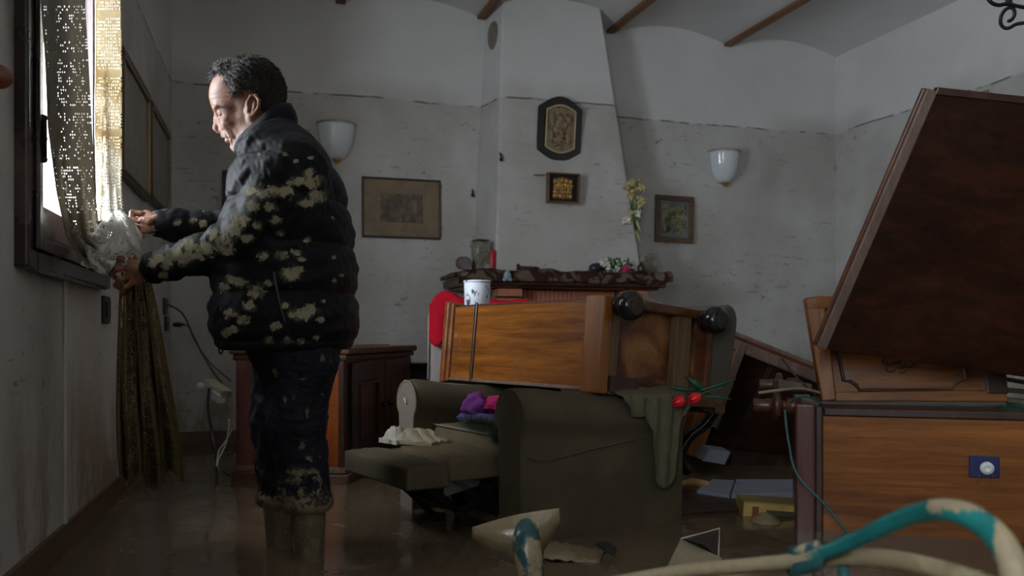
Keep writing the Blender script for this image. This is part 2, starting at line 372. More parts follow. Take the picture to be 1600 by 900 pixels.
def frameM(o, x, y, z):
    m = Matrix.Identity(4)
    for i, a in enumerate((Vector(x).normalized(), Vector(y).normalized(), Vector(z).normalized())):
        m[0][i], m[1][i], m[2][i] = a
    m[0][3], m[1][3], m[2][3] = o
    return m
def spl(pts, n=8):
    """Catmull-Rom through points"""
    P = [Vector(p) for p in pts]; out = []
    for i in range(len(P)-1):
        a, b, c, d = P[max(i-1, 0)], P[i], P[i+1], P[min(i+2, len(P)-1)]
        for k in range(n):
            t = k/n; out.append(.5*((2*b)+(c-a)*t+(2*a-5*b+4*c-d)*t*t+(3*b-a-3*c+d)*t**3))
    return out+[P[-1]]
# ------------------------------------------------------------------ signed-distance modeller (smooth organic meshes)
class SDF:
    def __init__(s, xs, ys, zs): s.ax = (np.asarray(xs), np.asarray(ys), np.asarray(zs)); s.D = np.full((len(xs), len(ys), len(zs)), 9.0, np.float32)
    def blk(s, lo, hi):
        sl = []
        for a, l, h in zip(s.ax, lo, hi):
            i0 = max(0, int(np.searchsorted(a, l))-1); i1 = min(len(a), int(np.searchsorted(a, h))+2); sl.append(slice(i0, i1))
        g = np.meshgrid(*[a[q] for a, q in zip(s.ax, sl)], indexing='ij', sparse=True)
        return tuple(sl), g
    def op(s, fn, lo, hi, k=.01, mode='u'):
        m = k+.012; sl, g = s.blk([a-m for a in lo], [b+m for b in hi])
        if s.D[sl].size == 0: return
        d = fn(*g); A = s.D[sl]; k = max(k, 1e-5)
        if mode == 'u': h = np.clip(.5+.5*(d-A)/k, 0, 1); R_ = d*(1-h)+A*h-k*h*(1-h)
        else: h = np.clip(.5-.5*(A+d)/k, 0, 1); R_ = A*(1-h)+(-d)*h+k*h*(1-h)
        s.D[sl] = R_
    def ell(s, c, r, k=.01, mode='u', ang=0):
        c = np.array(c); r = np.array(r); ca, sa = math.cos(ang), math.sin(ang); R_ = max(r)
        def f(X, Y, Z):
            x, y, z = X-c[0], Y-c[1], Z-c[2]; x2 = ca*x+sa*z; z2 = -sa*x+ca*z
            k0 = np.sqrt((x2/r[0])**2+(y/r[1])**2+(z2/r[2])**2); k1 = np.sqrt((x2/r[0]**2)**2+(y/r[1]**2)**2+(z2/r[2]**2)**2)+1e-9
            return k0*(k0-1)/k1
        s.op(f, c-R_, c+R_, k, mode)
    def cap(s, a, b, ra, rb=None, k=.01, mode='u', wob=None):
        a = np.array(a, float); b = np.array(b, float); rb = ra if rb is None else rb; ba = b-a; L2 = max(ba.dot(ba), 1e-9); mr = max(ra, rb)
        def f(X, Y, Z):
            x, y, z = X-a[0], Y-a[1], Z-a[2]; h = np.clip((x*ba[0]+y*ba[1]+z*ba[2])/L2, 0, 1)
            d = np.sqrt((x-ba[0]*h)**2+(y-ba[1]*h)**2+(z-ba[2]*h)**2)-(ra+(rb-ra)*h)
            return d+wob(X, Y, Z, h) if wob else d
        s.op(f, np.minimum(a, b)-mr-.02, np.maximum(a, b)+mr+.02, k, mode)
    def mesh(s):
        D = s.D; xs, ys, zs = s.ax; I = D < 0
        nx, ny, nz = D.shape
        cnt = np.zeros((nx-1, ny-1, nz-1), np.int8)
        for a in (0, 1):
            for b in (0, 1):
                for c in (0, 1): cnt += I[a:nx-1+a, b:ny-1+b, c:nz-1+c]
        cell = np.argwhere((cnt > 0) & (cnt < 8)); n = len(cell)
        idx = np.full((nx-1, ny-1, nz-1), -1, np.int32); idx[tuple(cell.T)] = np.arange(n)
        acc = np.zeros((n, 3)); num = np.zeros(n); i, j, k = cell.T
        cor = [(a, b, c) for a in (0, 1) for b in (0, 1) for c in (0, 1)]
        val = {q: D[i+q[0], j+q[1], k+q[2]].astype(float) for q in cor}
        pos = {q: np.stack([xs[i+q[0]], ys[j+q[1]], zs[k+q[2]]], 1) for q in cor}
        for q in cor:
            for ax in range(3):
                if q[ax] == 0:
                    p = list(q); p[ax] = 1; p = tuple(p); m = (val[q] < 0) != (val[p] < 0)
                    t = val[q][m]/(val[q][m]-val[p][m]); acc[m] += pos[q][m]+(pos[p][m]-pos[q][m])*t[:, None]; num[m] += 1
        V = acc/num[:, None]; F = []
        for ax in range(3):
            A = [slice(None)]*3; B = [slice(None)]*3; A[ax] = slice(0, -1); B[ax] = slice(1, None)
            ch = np.argwhere(I[tuple(A)] != I[tuple(B)]); o1, o2 = [(1, 2), (2, 0), (0, 1)][ax]
            dims = D.shape
            ch = ch[(ch[:, o1] > 0) & (ch[:, o2] > 0) & (ch[:, o1] < dims[o1]-1) & (ch[:, o2] < dims[o2]-1)]
            def ci(d1, d2):
                q = ch.copy(); q[:, o1] -= d1; q[:, o2] -= d2; return idx[tuple(q.T)]
            quad = np.stack([ci(1, 1), ci(0, 1), ci(0, 0), ci(1, 0)], 1); ins = I[tuple(ch.T)]
            quad[~ins] = quad[~ins][:, ::-1]; F.append(quad)
        F = np.concatenate(F); F = F[(F >= 0).all(1)]
        return V, F
def npmesh(name, V, F, mat, parent=None, attrs=None, smooth_iter=0, T=None):
    me = bpy.data.meshes.new(name); me.vertices.add(len(V)); me.vertices.foreach_set('co', V.astype(np.float32).ravel())
    k = F.shape[1]; me.loops.add(F.size); me.loops.foreach_set('vertex_index', F.astype(np.int32).ravel())
    me.polygons.add(len(F)); me.polygons.foreach_set('loop_start', np.arange(0, F.size, k, dtype=np.int32))
    me.update(calc_edges=True); me.validate(); me.polygons.foreach_set('use_smooth', np.ones(len(me.polygons), bool))
    for nm, a in (attrs or {}).items():
        at = me.attributes.new(nm, 'FLOAT', 'POINT'); at.data.foreach_set('value', a.astype(np.float32))
    me.materials.append(mat); o = bpy.data.objects.new(name, me); COL.objects.link(o)
    if smooth_iter: x = o.modifiers.new('smooth', 'SMOOTH'); x.iterations = smooth_iter; x.factor = .5
    if T is not None: o.matrix_world = T
    if parent: o.parent = parent
    return o
def wn(X, Y, Z, f, seed=0):
    """cheap smooth noise from sines"""
    r = np.random.default_rng(seed); t = 0
    for i in range(5):
        d = r.normal(size=3); d /= np.linalg.norm(d); t = t+np.sin((X*d[0]+Y*d[1]+Z*d[2])*f*(1+.45*i)+r.uniform(0, 6.28))
    return t/5
# ================================================================== THE ROOM
b = MB(); b.box((-1.2, YN-.3, -.1), (XR+.3, YB+.3, 0)); struct(b.build('floor', M['floor']))
n = 90; P = [[Vector((-1.0+(XR+1.05)*i/n, YN+(YB-YN)*j/(n*1.3), WATER+.0012*math.sin(i*.9+j*.37)+.001*math.sin(j*.8-i*.21))) for j in range(int(n*1.3)+1)] for i in range(n+1)]
fl = MB().grid(P).build('flood_water', M['water'], smooth=True); struct(fl); fl['label'] = 'still brown muddy water covering the whole floor'
# left wall with the window opening (and one more, unseen, added beside the camera to brighten the room)
S0, S1, Z0, Z1 = 2.76, 3.78, 1.10, 2.50
D0, D1, DZ0, DZ1 = -1.35, -0.15, 0.95, 2.45
TW = .32
def wlbox(bb, s0, s1, n0, n1, z0, z1):
    return bb.hexa([WL(s0, n0, z0), WL(s0, n1, z0), WL(s1, n1, z0), WL(s1, n0, z0), WL(s0, n0, z1), WL(s0, n1, z1), WL(s1, n1, z1), WL(s1, n0, z1)])
b = MB()
for s0, s1, z0, z1 in ((-2.2, D0, 0, 3.4), (D1, S0, 0, 3.4), (S1, 6.6, 0, 3.4), (D0, D1, 0, DZ0), (D0, D1, DZ1, 3.4), (S0, S1, 0, Z0), (S0, S1, Z1, 3.4)):
    wlbox(b, s0, s1, -TW, 0, z0, z1)
struct(b.build('wall_left', M['plaster']))
b = MB().box((-1.2, YB, 0), (XR+.3, YB+.3, 3.4)); struct(b.build('wall_back', M['plaster']))
b = MB().box((XR, YN-.3, 0), (XR+.3, YB, 3.4)); struct(b.build('wall_right', M['plaster']))
b = MB().box((-1.2, YN-.3, 0), (XR+.3, YN, 3.4)); struct(b.build('wall_front', M['plaster']))
# vaulted ceiling between beams
SP = 1.005; b = MB(); P = []
for k in range(7):
    x1 = XR-SP*k; x0 = x1-SP
    for j in range(12):
        t = j/12; P.append((x1-SP*t, ZC+.095*math.sin(PI*t)**.9 if 0 < t < 1 else ZC))
P.append((XR-SP*7, ZC))
g = [[Vector((x, y, z)) for x, z in P] for y in np.linspace(YN-.1, YB+.05, 3)]
b.grid(g); top = [[Vector((P[0][0], y, 3.45)), Vector((P[-1][0], y, 3.45))] for y in (YN-.1, YB+.05)]; b.grid(top)
struct(b.build('ceiling', M['ceil'], smooth=True))
for k in range(1, 7):
    x = XR-SP*k
    o = MB().box((x-.033, YN, ZC-.012), (x+.033, YB, ZC+.09)).build('trim_%d' % k, M['beam'], bevel=.006); struct(o)
# baseboards
b = MB(); wlbox(b, -1.8, 6.55, 0, .016, 0, .215); struct(b.build('baseboard_left', flat('wet_tile_skirting', srgb(92, 66, 48), .35)))
b = MB().box((-.5, YB-.016, 0), (XR, YB, .205)); struct(b.build('baseboard_back', bpy.data.materials['wet_tile_skirting']))
# window_1
def ring(bb, s0, s1, z0, z1, wd, n0, n1):
    wlbox(bb, s0, s0+wd, n0, n1, z0, z1); wlbox(bb, s1-wd, s1, n0, n1, z0, z1)
    wlbox(bb, s0+wd, s1-wd, n0, n1, z0, z0+wd); wlbox(bb, s0+wd, s1-wd, n0, n1, z1-wd, z1); return bb
def window(name, s0, s1, z0, z1, mull=False):
    b = MB(); ring(b, s0-.085, s1+.085, z0-.085, z1+.085, .10, -.06, .035)
    root = struct(b.build(name, M['winframe'], bevel=.008))
    b = MB(); ring(b, s0-.03, s1+.03, z0-.03, z1+.03, .035, .035, .05); b.build('frame_moulding', M['winframe'], root, bevel=.006)
    b = MB(); ring(b, s0+.015, s1-.015, z0+.015, z1-.015, .085, -.035, .022); sash = b.build('sash', M['winframe'], root, bevel=.009)
    b = MB(); ring(b, s0+.1, s1-.1, z0+.1, z1-.1, .016, -.02, .008); b.build('glazing_bead', M['winframe'], sash, bevel=.003)
    b = MB(); wlbox(b, s0+.1, s1-.1, -.012, -.007, z0+.1, z1-.1); b.build('pane', M['glass'], sash)
    for zz in (z0+.28, z1-.3):
        b = MB(); c = WL(s0+.005, .052, zz); b.tube([c-UP*.05, c+UP*.05], .008, 10); b.ball(c+UP*.058, .01); b.ball(c-UP*.058, .01); b.ball(c, .0095)
        b.build('hinge', M['iron'], root, smooth=True)
    c = (WL((s0+s1)/2, 0, (z0+z1)/2))
    portal('daylight_portal_'+name[-1], frameM(WL((s0+s1)/2, -.10, (z0+z1)/2), WLT, UP, -WLN) @ Matrix.Identity(4), s1-s0, z1-z0)
    return root
window('window_1', S0, S1, Z0, Z1)
window('window_2', D0, D1, DZ0, DZ1)  # out-of-view window added for extra daylight
# surface cable duct below the window
s_, z_ = pL(99, 863); b = MB(); wlbox(b, s_-.011, s_+.011, 0, .012, 0, Z0-.086); o = b.build('cable_duct', M['plaster'], bevel=.004)
tag(o, 'thin painted cable duct running down the wall below the window', 'cable duct')
# wooden knob at the picture's left edge
s_, z_ = pL(0, 120, .05); b = MB(); c = WL(s_, .0, z_); b.tube([c, c+WLN*.03], .012, 12); b.ball(c+WLN*.05, .03, 14, 10, (1, 1, .95)); tag(b.build('curtain_hook', M['knob'], smooth=True), 'reddish wooden knob on the wall left of the window', 'knob')
# wall switch and sockets
def plate(name, label, cat, u, v, w_, h, parts):
    s, z = pL(u, v); T = frameM(WL(s, .001, z), WLT, WLN*-1, UP); r = thing(name, label, cat, T)
    MB().box((-w_/2, -.012, -h/2), (w_/2, 0, h/2)).build('plate', M['blackplastic'], r, .003)
    if parts == 'switch':
        MB().box((-w_*.3, -.018, -h*.3), (w_*.3, -.012, h*.3)).build('rocker', M['iron'], r, .003)
    else:
        for k in (-1, 1): MB().lathe([(.004, 0), (.004, .004)], 8, Matrix.Translation((k*.01, -.011, 0)) @ Matrix.Rotation(PI/2, 4, 'X')).build('pin_hole', M['soot'], r)
    return r
plate('light_switch', 'black switch plate on the wall just below the window corner', 'switch', 163, 484, .13, .11, 'switch')
plate('wall_socket', 'upper black wall socket in the corner behind the curtain', 'socket', 257, 479, .16, .10, 'socket')
plate('wall_socket', 'lower black wall socket in the corner with a plug in it', 'socket', 259, 506, .16, .09, 'socket')
# ------------------------------------------------------------------ fireplace
fp = thing('fireplace', 'white plastered chimney hood over a brick fireplace with a wooden mantel', 'fireplace', Matrix.Translation((2.2, 5.9, 0)))
inv = fp.matrix_world.inverted()
def fpp(bb, name, mat, parent=fp, **k):
    bb.v = [tuple(Vector(p)-Vector((2.2, 5.9, 0))) if parent is fp else p for p in bb.v]
    return bb.build(name, mat, parent, **k)
b = MB().hexa([(1.69, 5.78, 1.2), (2.79, 5.78, 1.2), (2.79, YB+.01, 1.2), (1.63, YB+.01, 1.2), (1.79, 5.92, 3.3), (2.50, 5.92, 3.3), (2.50, YB+.01, 3.3), (1.745, YB+.01, 3.3)])
fpp(b, 'hood', M['plaster'], bevel=.012)
b = MB().box((1.42, 5.60, 1.165), (2.88, YB, 1.215)); b.box((1.46, 5.635, 1.15), (2.84, YB, 1.166)); fpp(b, 'mantel_shelf', M['wood_br'], bevel=.01)
b = MB().box((1.66, 5.78, 0), (1.84, YB, 1.15)); b.box((2.58, 5.78, 0), (2.76, YB, 1.15)); b.box((1.84, 5.80, .98), (2.58, YB, 1.15)); b.box((1.84, 6.05, 0), (2.58, YB, 1.0)); fpp(b, 'firebox', M['mortar'])
MBk = MB().box((-.016, -.02, -.065), (.016, .02, .065))
first = None
for i in range(22):
    x = 1.863+i*.0325
    if first is None: first = MBk.build('brick', M['brick'], fp, .003); o = first
    else: o = bpy.data.objects.new('brick', first.data); COL.objects.link(o); o.parent = fp; q = o.modifiers.new('bevel', 'BEVEL'); q.width = .003; q.segments = 1
    o.location = Vector((x+.002, 5.785+random.uniform(-.004, .004), 1.078))-Vector((2.2, 5.9, 0)); o.rotation_euler = (0, random.uniform(-.02, .02), 0); o.scale = (.9, 1, 1)
first = None
for cx in (1.75, 2.67):
    for r_ in range(18):
        o = MB().box((-.085, -.06, -.026), (.085, .06, .026)).build('brick', M['brick'], fp, .006) if first is None else bpy.data.objects.new('brick', first.data)
        if first is None: first = o
        else: COL.objects.link(o); o.parent = fp; q = o.modifiers.new('bevel', 'BEVEL'); q.width = .006; q.segments = 2
        off = .0 if r_ > 2 else -.035*(2-r_)
        o.location = Vector((cx, 5.76+off, 1.118-r_*.06))-Vector((2.2, 5.9, 0)); o.scale = (1, 1, 1)
# oval vent on the hood's left flank
c = Vector((1.752, 6.04, 2.95)); nrm = Vector((-1, -.18, .02)).normalized(); T = frameM(c, nrm.cross(UP), UP, nrm)
b = MB().lathe([(.001, .008), (.07, .008), (.082, .012), (.088, .004), (.088, -.01)], 24, T @ Matrix.Diagonal((.85, 1.15, 1, 1)))
fpp(b, 'vent_cover', flat('grey_vent', srgb(126, 120, 110), .7), smooth=True)
# small hook, rusty stain nails on the hood
for (u, v) in ((782, 243), (738, 299)):
    p = pY(u, v, 5.83 if u > 760 else YB); b = MB().tube([p+Vector((0, .03, .03)), p+Vector((0, -.012, 0)), p+Vector((0, -.016, -.03))], .007, 6); b.ball(p+Vector((0, -.014, -.03)), .013)
    tag(b.build('wall_hook', M['iron'], smooth=True), 'small rusty hook on the %s' % ('front left edge of the chimney hood' if u > 760 else 'back wall left of the chimney hood'), 'hook')
# ------------------------------------------------------------------ wall pictures
def picture(name, label, T, w_, h, fw, fd, mats, inset, cat='picture', mat_in=None):
    """T: centre on the wall, x along the wall, y out of the wall (towards the room is -y), z up"""
    r = thing(name, label, cat, T); a, c = w_/2, h/2
    for (x0, x1, z0, z1) in ((-a, a, c-fw, c), (-a, a, -c, -c+fw), (-a, -a+fw, -c+fw, c-fw), (a-fw, a, -c+fw, c-fw)):
        MB().box((x0, -fd, z0), (x1, 0, z1)).build('frame_side', mats[0], r, .004)
    MB().box((-a+fw*.8, -fd*.55, -c+fw*.8), (a-fw*.8, -.002, c-fw*.8)).build('mount', mats[1], r)
    if inset: iw, ih = inset; p = MB().box((-iw/2, -fd*.6, -ih/2), (iw/2, -fd*.5, ih/2)).build('print', mats[2], r)
    return r
def Tback(u, v, tilt=0, Y=YB): return Matrix.Translation(pY(u, v, Y)+Vector((0, -.003, 0))) @ Matrix.Rotation(tilt, 4, 'Y')
picture('engraving', 'wide dark engraving in a thin frame between the man and the chimney', Tback(627, 326, math.radians(0)), .555, .42, .014, .02, (M['frame_dk'], M['pr_mat'], M['pr_engr']), (.30, .20))
picture('framed_picture', 'dark framed picture half hidden behind the man in the black jacket', Tback(383, 300), .29, .27, .02, .02, (M['frame_dk'], M['pr_mat'], M['pr_engr']), (.16, .16))
picture('framed_painting', 'small figure painting in a brown wooden frame right of the flower vase', Tback(1052, 343, math.radians(1)), .325, .36, .04, .03, (M['frame_br'], M['pr_blue'], M['pr_paint']), (.20, .22))
def lpic(u0, u1, label, zt, zb):
    s0 = pL(u0, 300)[0]; s1 = pL(u1, 300)[0]
    T = frameM(WL((s0+s1)/2, .002, (zt+zb)/2), WLT, -WLN, UP)
    r = picture('framed_print', label, T, s1-s0, zt-zb, .03, .03, (M['frame_dk'], M['pr_pale'], M['pr_pale']), ((s1-s0)*.7, (zt-zb)*.6))
    a, c = (s1-s0)/2-.028, (zt-zb)/2-.028; b = MB()
    for (x0, x1, z0, z1) in ((-a, a, c-.012, c), (-a, a, -c, -c+.012), (-a, -a+.006, -c, c), (a-.006, a, -c, c)): b.box((x0, -.031, z0), (x1, -.02, z1))
    b.build('gilt_edge', flat('dull_gilt', srgb(150, 124, 80), .5, .3), r)
lpic(181, 226, 'large framed print hung on the window wall, nearer to the lace curtain', 2.09, 1.53)
lpic(228, 259, 'large framed print on the window wall, next to the room corner', 2.08, 1.55)
# black shield plaque with painted relief
T = Matrix.Translation(pY(873, 203, 5.85)) @ Matrix.Rotation(.07, 4, 'X') @ Matrix.Rotation(math.radians(1.5), 4, 'Y')
pl = thing('relief_plaque', 'black shield-shaped plaque with a painted relief on the chimney hood', 'plaque', T)
def shield(w_, h, sh):
    pts = []
    a = w_/2; c = h/2; e = c*sh
    for i in range(13):
        t = i/12; x = -a+w_*t; s = math.sin(PI*t); pts.append((x, e+(c-e)*(s**1.1)))
    out = [(x, z) for x, z in pts]+[(-x, -z) for x, z in pts]
    return out
ps = shield(.325, .455, .66); MB().prism([(x, -.028, z) for x, z in ps], (0, .028, 0)).build('board', M['black'], pl, .006)
ps = shield(.215, .33, .78); rel = MB().prism([(x, -.036, z) for x, z in ps], (0, .01, 0)).build('relief', M['relief'], pl, .004)
b = MB()
for (x, z, rx, rz) in ((0, .085, .022, .026), (0, .04, .04, .045), (.035, .03, .02, .028), (-.01, -.02, .05, .04), (0, -.075, .055, .035), (-.06, .06, .02, .05), (.06, .07, .02, .04), (.06, -.06, .022, .05), (-.065, -.05, .018, .05), (0, -.125, .03, .02)):
    b.ball((x, -.036, z), 1, 12, 8, (rx, .014, rz))
b.build('figures', M['relief'], rel, smooth=True)
pts = [(x*.99, -.04, z*.99) for x, z in shield(.215, .33, .78)]; MB().tube(pts+[pts[0]], .0055, 6).build('border', flat('cream_border', srgb(196, 178, 130), .5), rel, smooth=True)
# gold relief in a box frame
T = Matrix.Translation(pY(878, 294.5, 5.80)) @ Matrix.Rotation(.07, 4, 'X')
gp = thing('gold_relief', 'gold repousse relief in a small dark box frame below the shield plaque', 'plaque', T)
a, c = .118, .103
for (x0, x1, z0, z1) in ((-a, a, c-.012, c), (-a, a, -c, -c+.012), (-a, -a+.012, -c+.012, c-.012), (a-.012, a, -c+.012, c-.012)): MB().box((x0, -.045, z0), (x1, 0, z1)).build('frame_side', M['frame_br'], gp, .003)
MB().box((-a+.01, -.015, -c+.01), (a-.01, 0, c-.01)).build('velvet_back', M['blackvelvet'], gp)
b = MB()
for i in range(7):
    for j in range(5):
        b.ball((-.058+i*.019+random.uniform(-.004, .004), -.02, -.055+j*.027+random.uniform(-.004, .004)-.010*abs(i-3)/3*(1 if j > 2 else 0)), .018, 8, 6, (1, .9, 1.3))
b.build('gold_relief_body', M['gold'], gp, smooth=True)
p0 = pY(834, 273.5, 5.79); tag(MB().tube([p0, pY(852, 273.5, 5.79)], .004, 6).build('loose_stick', M['wood_br']), 'thin reddish stick poking out beside the gold relief', 'stick')
# ------------------------------------------------------------------ sconces
def sconce(u, v, label):
    p = pY(u, v); r = thing('wall_sconce', label, 'sconce', Matrix.Translation(p) @ Matrix.Rotation(PI, 4, 'Z'), 'opal wall sconces')
    prof = [(.022, -.125), (.05, -.115), (.082, -.085), (.104, -.035), (.116, .03), (.124, .09), (.128, .115)]
    MB().lathe(prof, 20, None, True).build('shade', M['opal'], r, smooth=True, solid=.004)
    MB().lathe([(.128, .112), (.137, .116), (.139, .124), (.130, .13), (.124, .128)], 20, None, True).build('rim', flat('tarnished_rim', srgb(168, 158, 138), .4), r, smooth=True)
    b = MB().lathe([(.001, -.158), (.011, -.155), (.014, -.147), (.009, -.14), (.024, -.136), (.03, -.128), (.024, -.122)], 16); b.v = [(x, y+.035, z) for x, y, z in b.v]; b.build('finial', M['brass'], r, smooth=True)
    MB().box((-.05, 0, -.08), (.05, .012, .08)).build('back_plate', M['brass'], r, .003)
sconce(525, 222, 'white opal glass sconce right behind the man in the black jacket')
sconce(1130, 262, 'white opal glass sconce above the small painting on the right')
# ------------------------------------------------------------------ things on the mantel
ZM = 1.268
def mp(u, Y=5.80):
    r = ray(u, 425); t = Y/r.y; return Vector((r.x*t, Y, ZM))
# rug draped over the shelf
P = []; nx = 70; cross = []
for j in range(15):
    t = j/14
    if t < .6: cross.append((6.12-.5*t/.6, 1.256))
    else:
        a = (t-.6)/.4*PI*.62; cross.append((5.62-.055*math.sin(a)*1.0, 1.256-.05*(1-math.cos(a))))
for i in range(nx+1):
    x = 1.385+1.525*i/nx; row = []
    lift = .006*math.sin(i*.7)+.006*math.sin(i*.23+1)
    droop = -.03*max(0, 1-i/6)+.02*max(0, (i-nx+5)/5)
    for k, (y, z) in enumerate(cross): row.append(Vector((x, y+.006*math.sin(i*.9+k), z+max(0, lift)*(k > 3)+droop+.005*math.sin(i*.37+k*.5))))
    P.append(row)
o = MB().grid(P).build('mantel_rug', M['rug'], smooth=True, solid=.026, bevel=.008); tag(o, 'muddy patterned rug draped along the fireplace mantel', 'rug')
b = MB()
for i in range(70):
    x = 1.44+1.42*i/70; b.tube([(x, 5.597, 1.214), (x+random.uniform(-.006, .006), 5.588, 1.185+random.uniform(-.008, .008))], .003, 5)
fr = b.build('fringe', M['rug'], o); fr['kind'] = 'stuff'
p = mp(726, 5.75); T = Matrix.Translation(p+Vector((0, 0, .045))) @ Matrix.Rotation(.35, 4, 'Z') @ Matrix.Rotation(PI/2+.15, 4, 'X')
r = thing('mantel_clock', 'small round clock lying at the left end of the mantel', 'clock', T)
MB().lathe([(.03, -.05), (.042, -.045), (.046, 0), (.046, .012), (.038, .016), (.036, .01)], 24).build('case', flat('mauve_case', srgb(116, 92, 90), .4), r, smooth=True); MB().lathe([(.001, .011), (.037, .011)], 24).build('dial', flat('mauve_dial', srgb(176, 160, 154), .4), r)
p = mp(751, 5.82); r = thing('glass_jar', 'tall square jar of murky contents beside the red candle', 'jar', Matrix.Translation(p) @ Matrix.Rotation(.2, 4, 'Z'))
MB().box((-.05, -.05, 0), (.05, .05, .205)).build('glass_body', M['jar'], r, .008); MB().box((-.044, -.044, .006), (.044, .044, .17)).build('contents', M['jarfill'], r, .006); MB().box((-.047, -.047, .205), (.047, .047, .213)).build('lid', M['frame_dk'], r, .003)
p = mp(769, 5.80); r = thing('candle', 'red pillar candle standing at the left of the mantel', 'candle', Matrix.Translation(p))
MB().lathe([(.025, 0), (.026, .004), (.026, .135), (.022, .142), (.008, .136)], 20).build('wax', M['candle'], r, smooth=True); MB().tube([(0, 0, .13), (.003, 0, .152)], .0018, 6).build('wick', M['soot'], r)
p = mp(825, 5.72); b = MB().tube(spl([p+Vector((-.075, 0, .045)), p+Vector((-.05, 0, .018)), p+Vector((0, 0, .014)), p+Vector((.05, -.01, .02)), p+Vector((.075, 0, .014))], 5), [.012]*5+[.02]*8+[.014]*8, 8); b.tube([p+Vector((-.05, 0, .02)), p+Vector((-.085, -.02, .012))], .009, 6)
tag(b.build('driftwood', M['wood_dk'], smooth=True), 'short dark piece of driftwood lying on the middle of the mantel', 'driftwood')
p = pY(793, 431, 5.545); b = MB().ball(p, .03, 12, 8, (.9, .5, 1.1)); b.ball(p+Vector((.004, 0, .033)), .014); b.ball(p+Vector((-.02, 0, -.024)), .014); b.ball(p+Vector((.02, 0, -.024)), .014)
tag(b.build('figurine', flat('pale_blue_ceramic', srgb(136, 158, 164), .4), smooth=True), 'tiny pale blue ornament hanging on the mantel rug', 'ornament')
# leaning dark jug + bouquet
p = mp(932, 5.74); b = MB().lathe([(.02, -.05), (.034, -.03), (.036, .01), (.022, .035), (.026, .05)], 18, Matrix.Translation(p+Vector((0, 0, .036))) @ Matrix.Rotation(1.4, 4, 'Y')); tag(b.build('small_jug', flat('dark_glaze', srgb(44, 44, 48), .3), smooth=True), 'small dark jug lying on its side by the white bouquet', 'jug')
def leafblade(bb, base, tip, wd, nrm=Vector((0, -1, 0)), bend=.0, n=6):
    base = Vector(base); tip = Vector(tip); d = tip-base; s = d.cross(nrm).normalized(); L = []; R_ = []
    for i in range(n+1):
        t = i/n; c = base+d*t+nrm*bend*math.sin(PI*t)+nrm*(-.0); ww = wd*math.sin(PI*min(.98, .12+.86*t))**.8
        L.append(c+s*ww); R_.append(c-s*ww)
    m = [(a+b_)/2+nrm*wd*.35 for a, b_ in zip(L, R_)]
    bb.grid([L, m, R_]); return bb
p = mp(962, 5.70); r = thing('bouquet', 'bouquet of small white flowers lying on the right of the mantel', 'bouquet', Matrix.Translation(p))
b = MB(); 
for i in range(150):
    a = random.uniform(0, 2*PI); q = random.random()**.5; b.ball((.125*q*math.cos(a), random.uniform(-.06, .06), .045+.035*q*math.sin(a)+.02*random.random()), random.uniform(.007, .012), 7, 5)
o = b.build('blossoms', M['petal'], r, smooth=True); o['kind'] = 'stuff'
for i in range(16):
    a = random.uniform(0, 2*PI); st = Vector((random.uniform(-.05, .05), random.uniform(-.05, .05), .03)); b = MB(); leafblade(b, st, st+Vector((math.cos(a)*.11, random.uniform(-.04, .02), .02+.06*abs(math.sin(a)))), .012, bend=.02); b.build('leaf', M['green'], r, smooth=True, solid=.001)
b = MB()
for k in range(6): leafblade(b, (.04, -.07, .025), (.04+.035*math.cos(k), -.08, .025+.035*math.sin(k)), .014)
b.ball((.04, -.075, .025), .012); b.build('pink_bloom', M['pinkpetal'], r, smooth=True, solid=.001)
# dark trinkets
for i, (u, lab) in enumerate(((985, 'small dark cup turned over in front of the flower vase'), (1002, 'small dark bottle stub beside the glass photo block'))):
    p = mp(u, 5.68); tag(MB().lathe([(.02, 0), (.026, .005), (.028, .05), (.02, .062), (.012, .068), (.012, .08)] if i else [(.03, 0), (.026, .02), (.018, .055), (.02, .06)], 16, Matrix.Translation(p)).build('dark_trinket', flat('dark_trinket_%d' % i, srgb(52, 34, 34), .3), smooth=True), lab, 'trinket')
# flower vase
p = mp(989, 5.84); r = thing('flower_vase', 'slim glass vase with wilted yellow and white flowers on the mantel', 'vase', Matrix.Translation(p))
MB().lathe([(.032, 0), (.034, .006), (.014, .02), (.012, .05), (.017, .16), (.024, .29), (.027, .30)], 18).build('glass_body', M['vase'], r, smooth=True, solid=.002)
for i in range(26):
    a = random.uniform(-.085, .085); h = random.uniform(.36, .70); pts = spl([(0, 0, .02), (a*.1, 0, .28), (a*.8, random.uniform(-.03, .03), .28+(h-.28)*.6), (a, random.uniform(-.05, .03), h)], 5)
    st = MB().tube(pts, .0035, 6).build('stem', M['green'], r, smooth=True)
    q = pts[-1]; b = MB()
    for k in range(6):
        an = k*PI/3+i; leafblade(b, q, q+Vector((.038*math.cos(an), -.02*random.random(), .03*math.sin(an)+random.uniform(-.035, .01))), .015, bend=.008)
    b.ball(q, .011, 8, 6); b.build('bloom', M['petal_y'] if i % 3 else M['petal'], st, smooth=True, solid=.001)
for (x, z0, z1) in ((-.07, .36, .12), (.055, .5, .3), (.06, .4, .22), (-.03, .34, .5), (.02, .3, .52), (.0, .3, .47)):
    b = MB(); leafblade(b, (0, 0, z0-.06 if z1 < z0 else .3), (x, -.02, z1), .012, bend=.01); b.build('leaf', M['green'] if x < .05 else M['petal_y'], r, smooth=True, solid=.001)
p = mp(1013, 5.80); r = thing('photo_block', 'standing glass photo block at the right end of the mantel', 'picture', Matrix.Translation(p) @ Matrix.Rotation(-.15, 4, 'Z'))
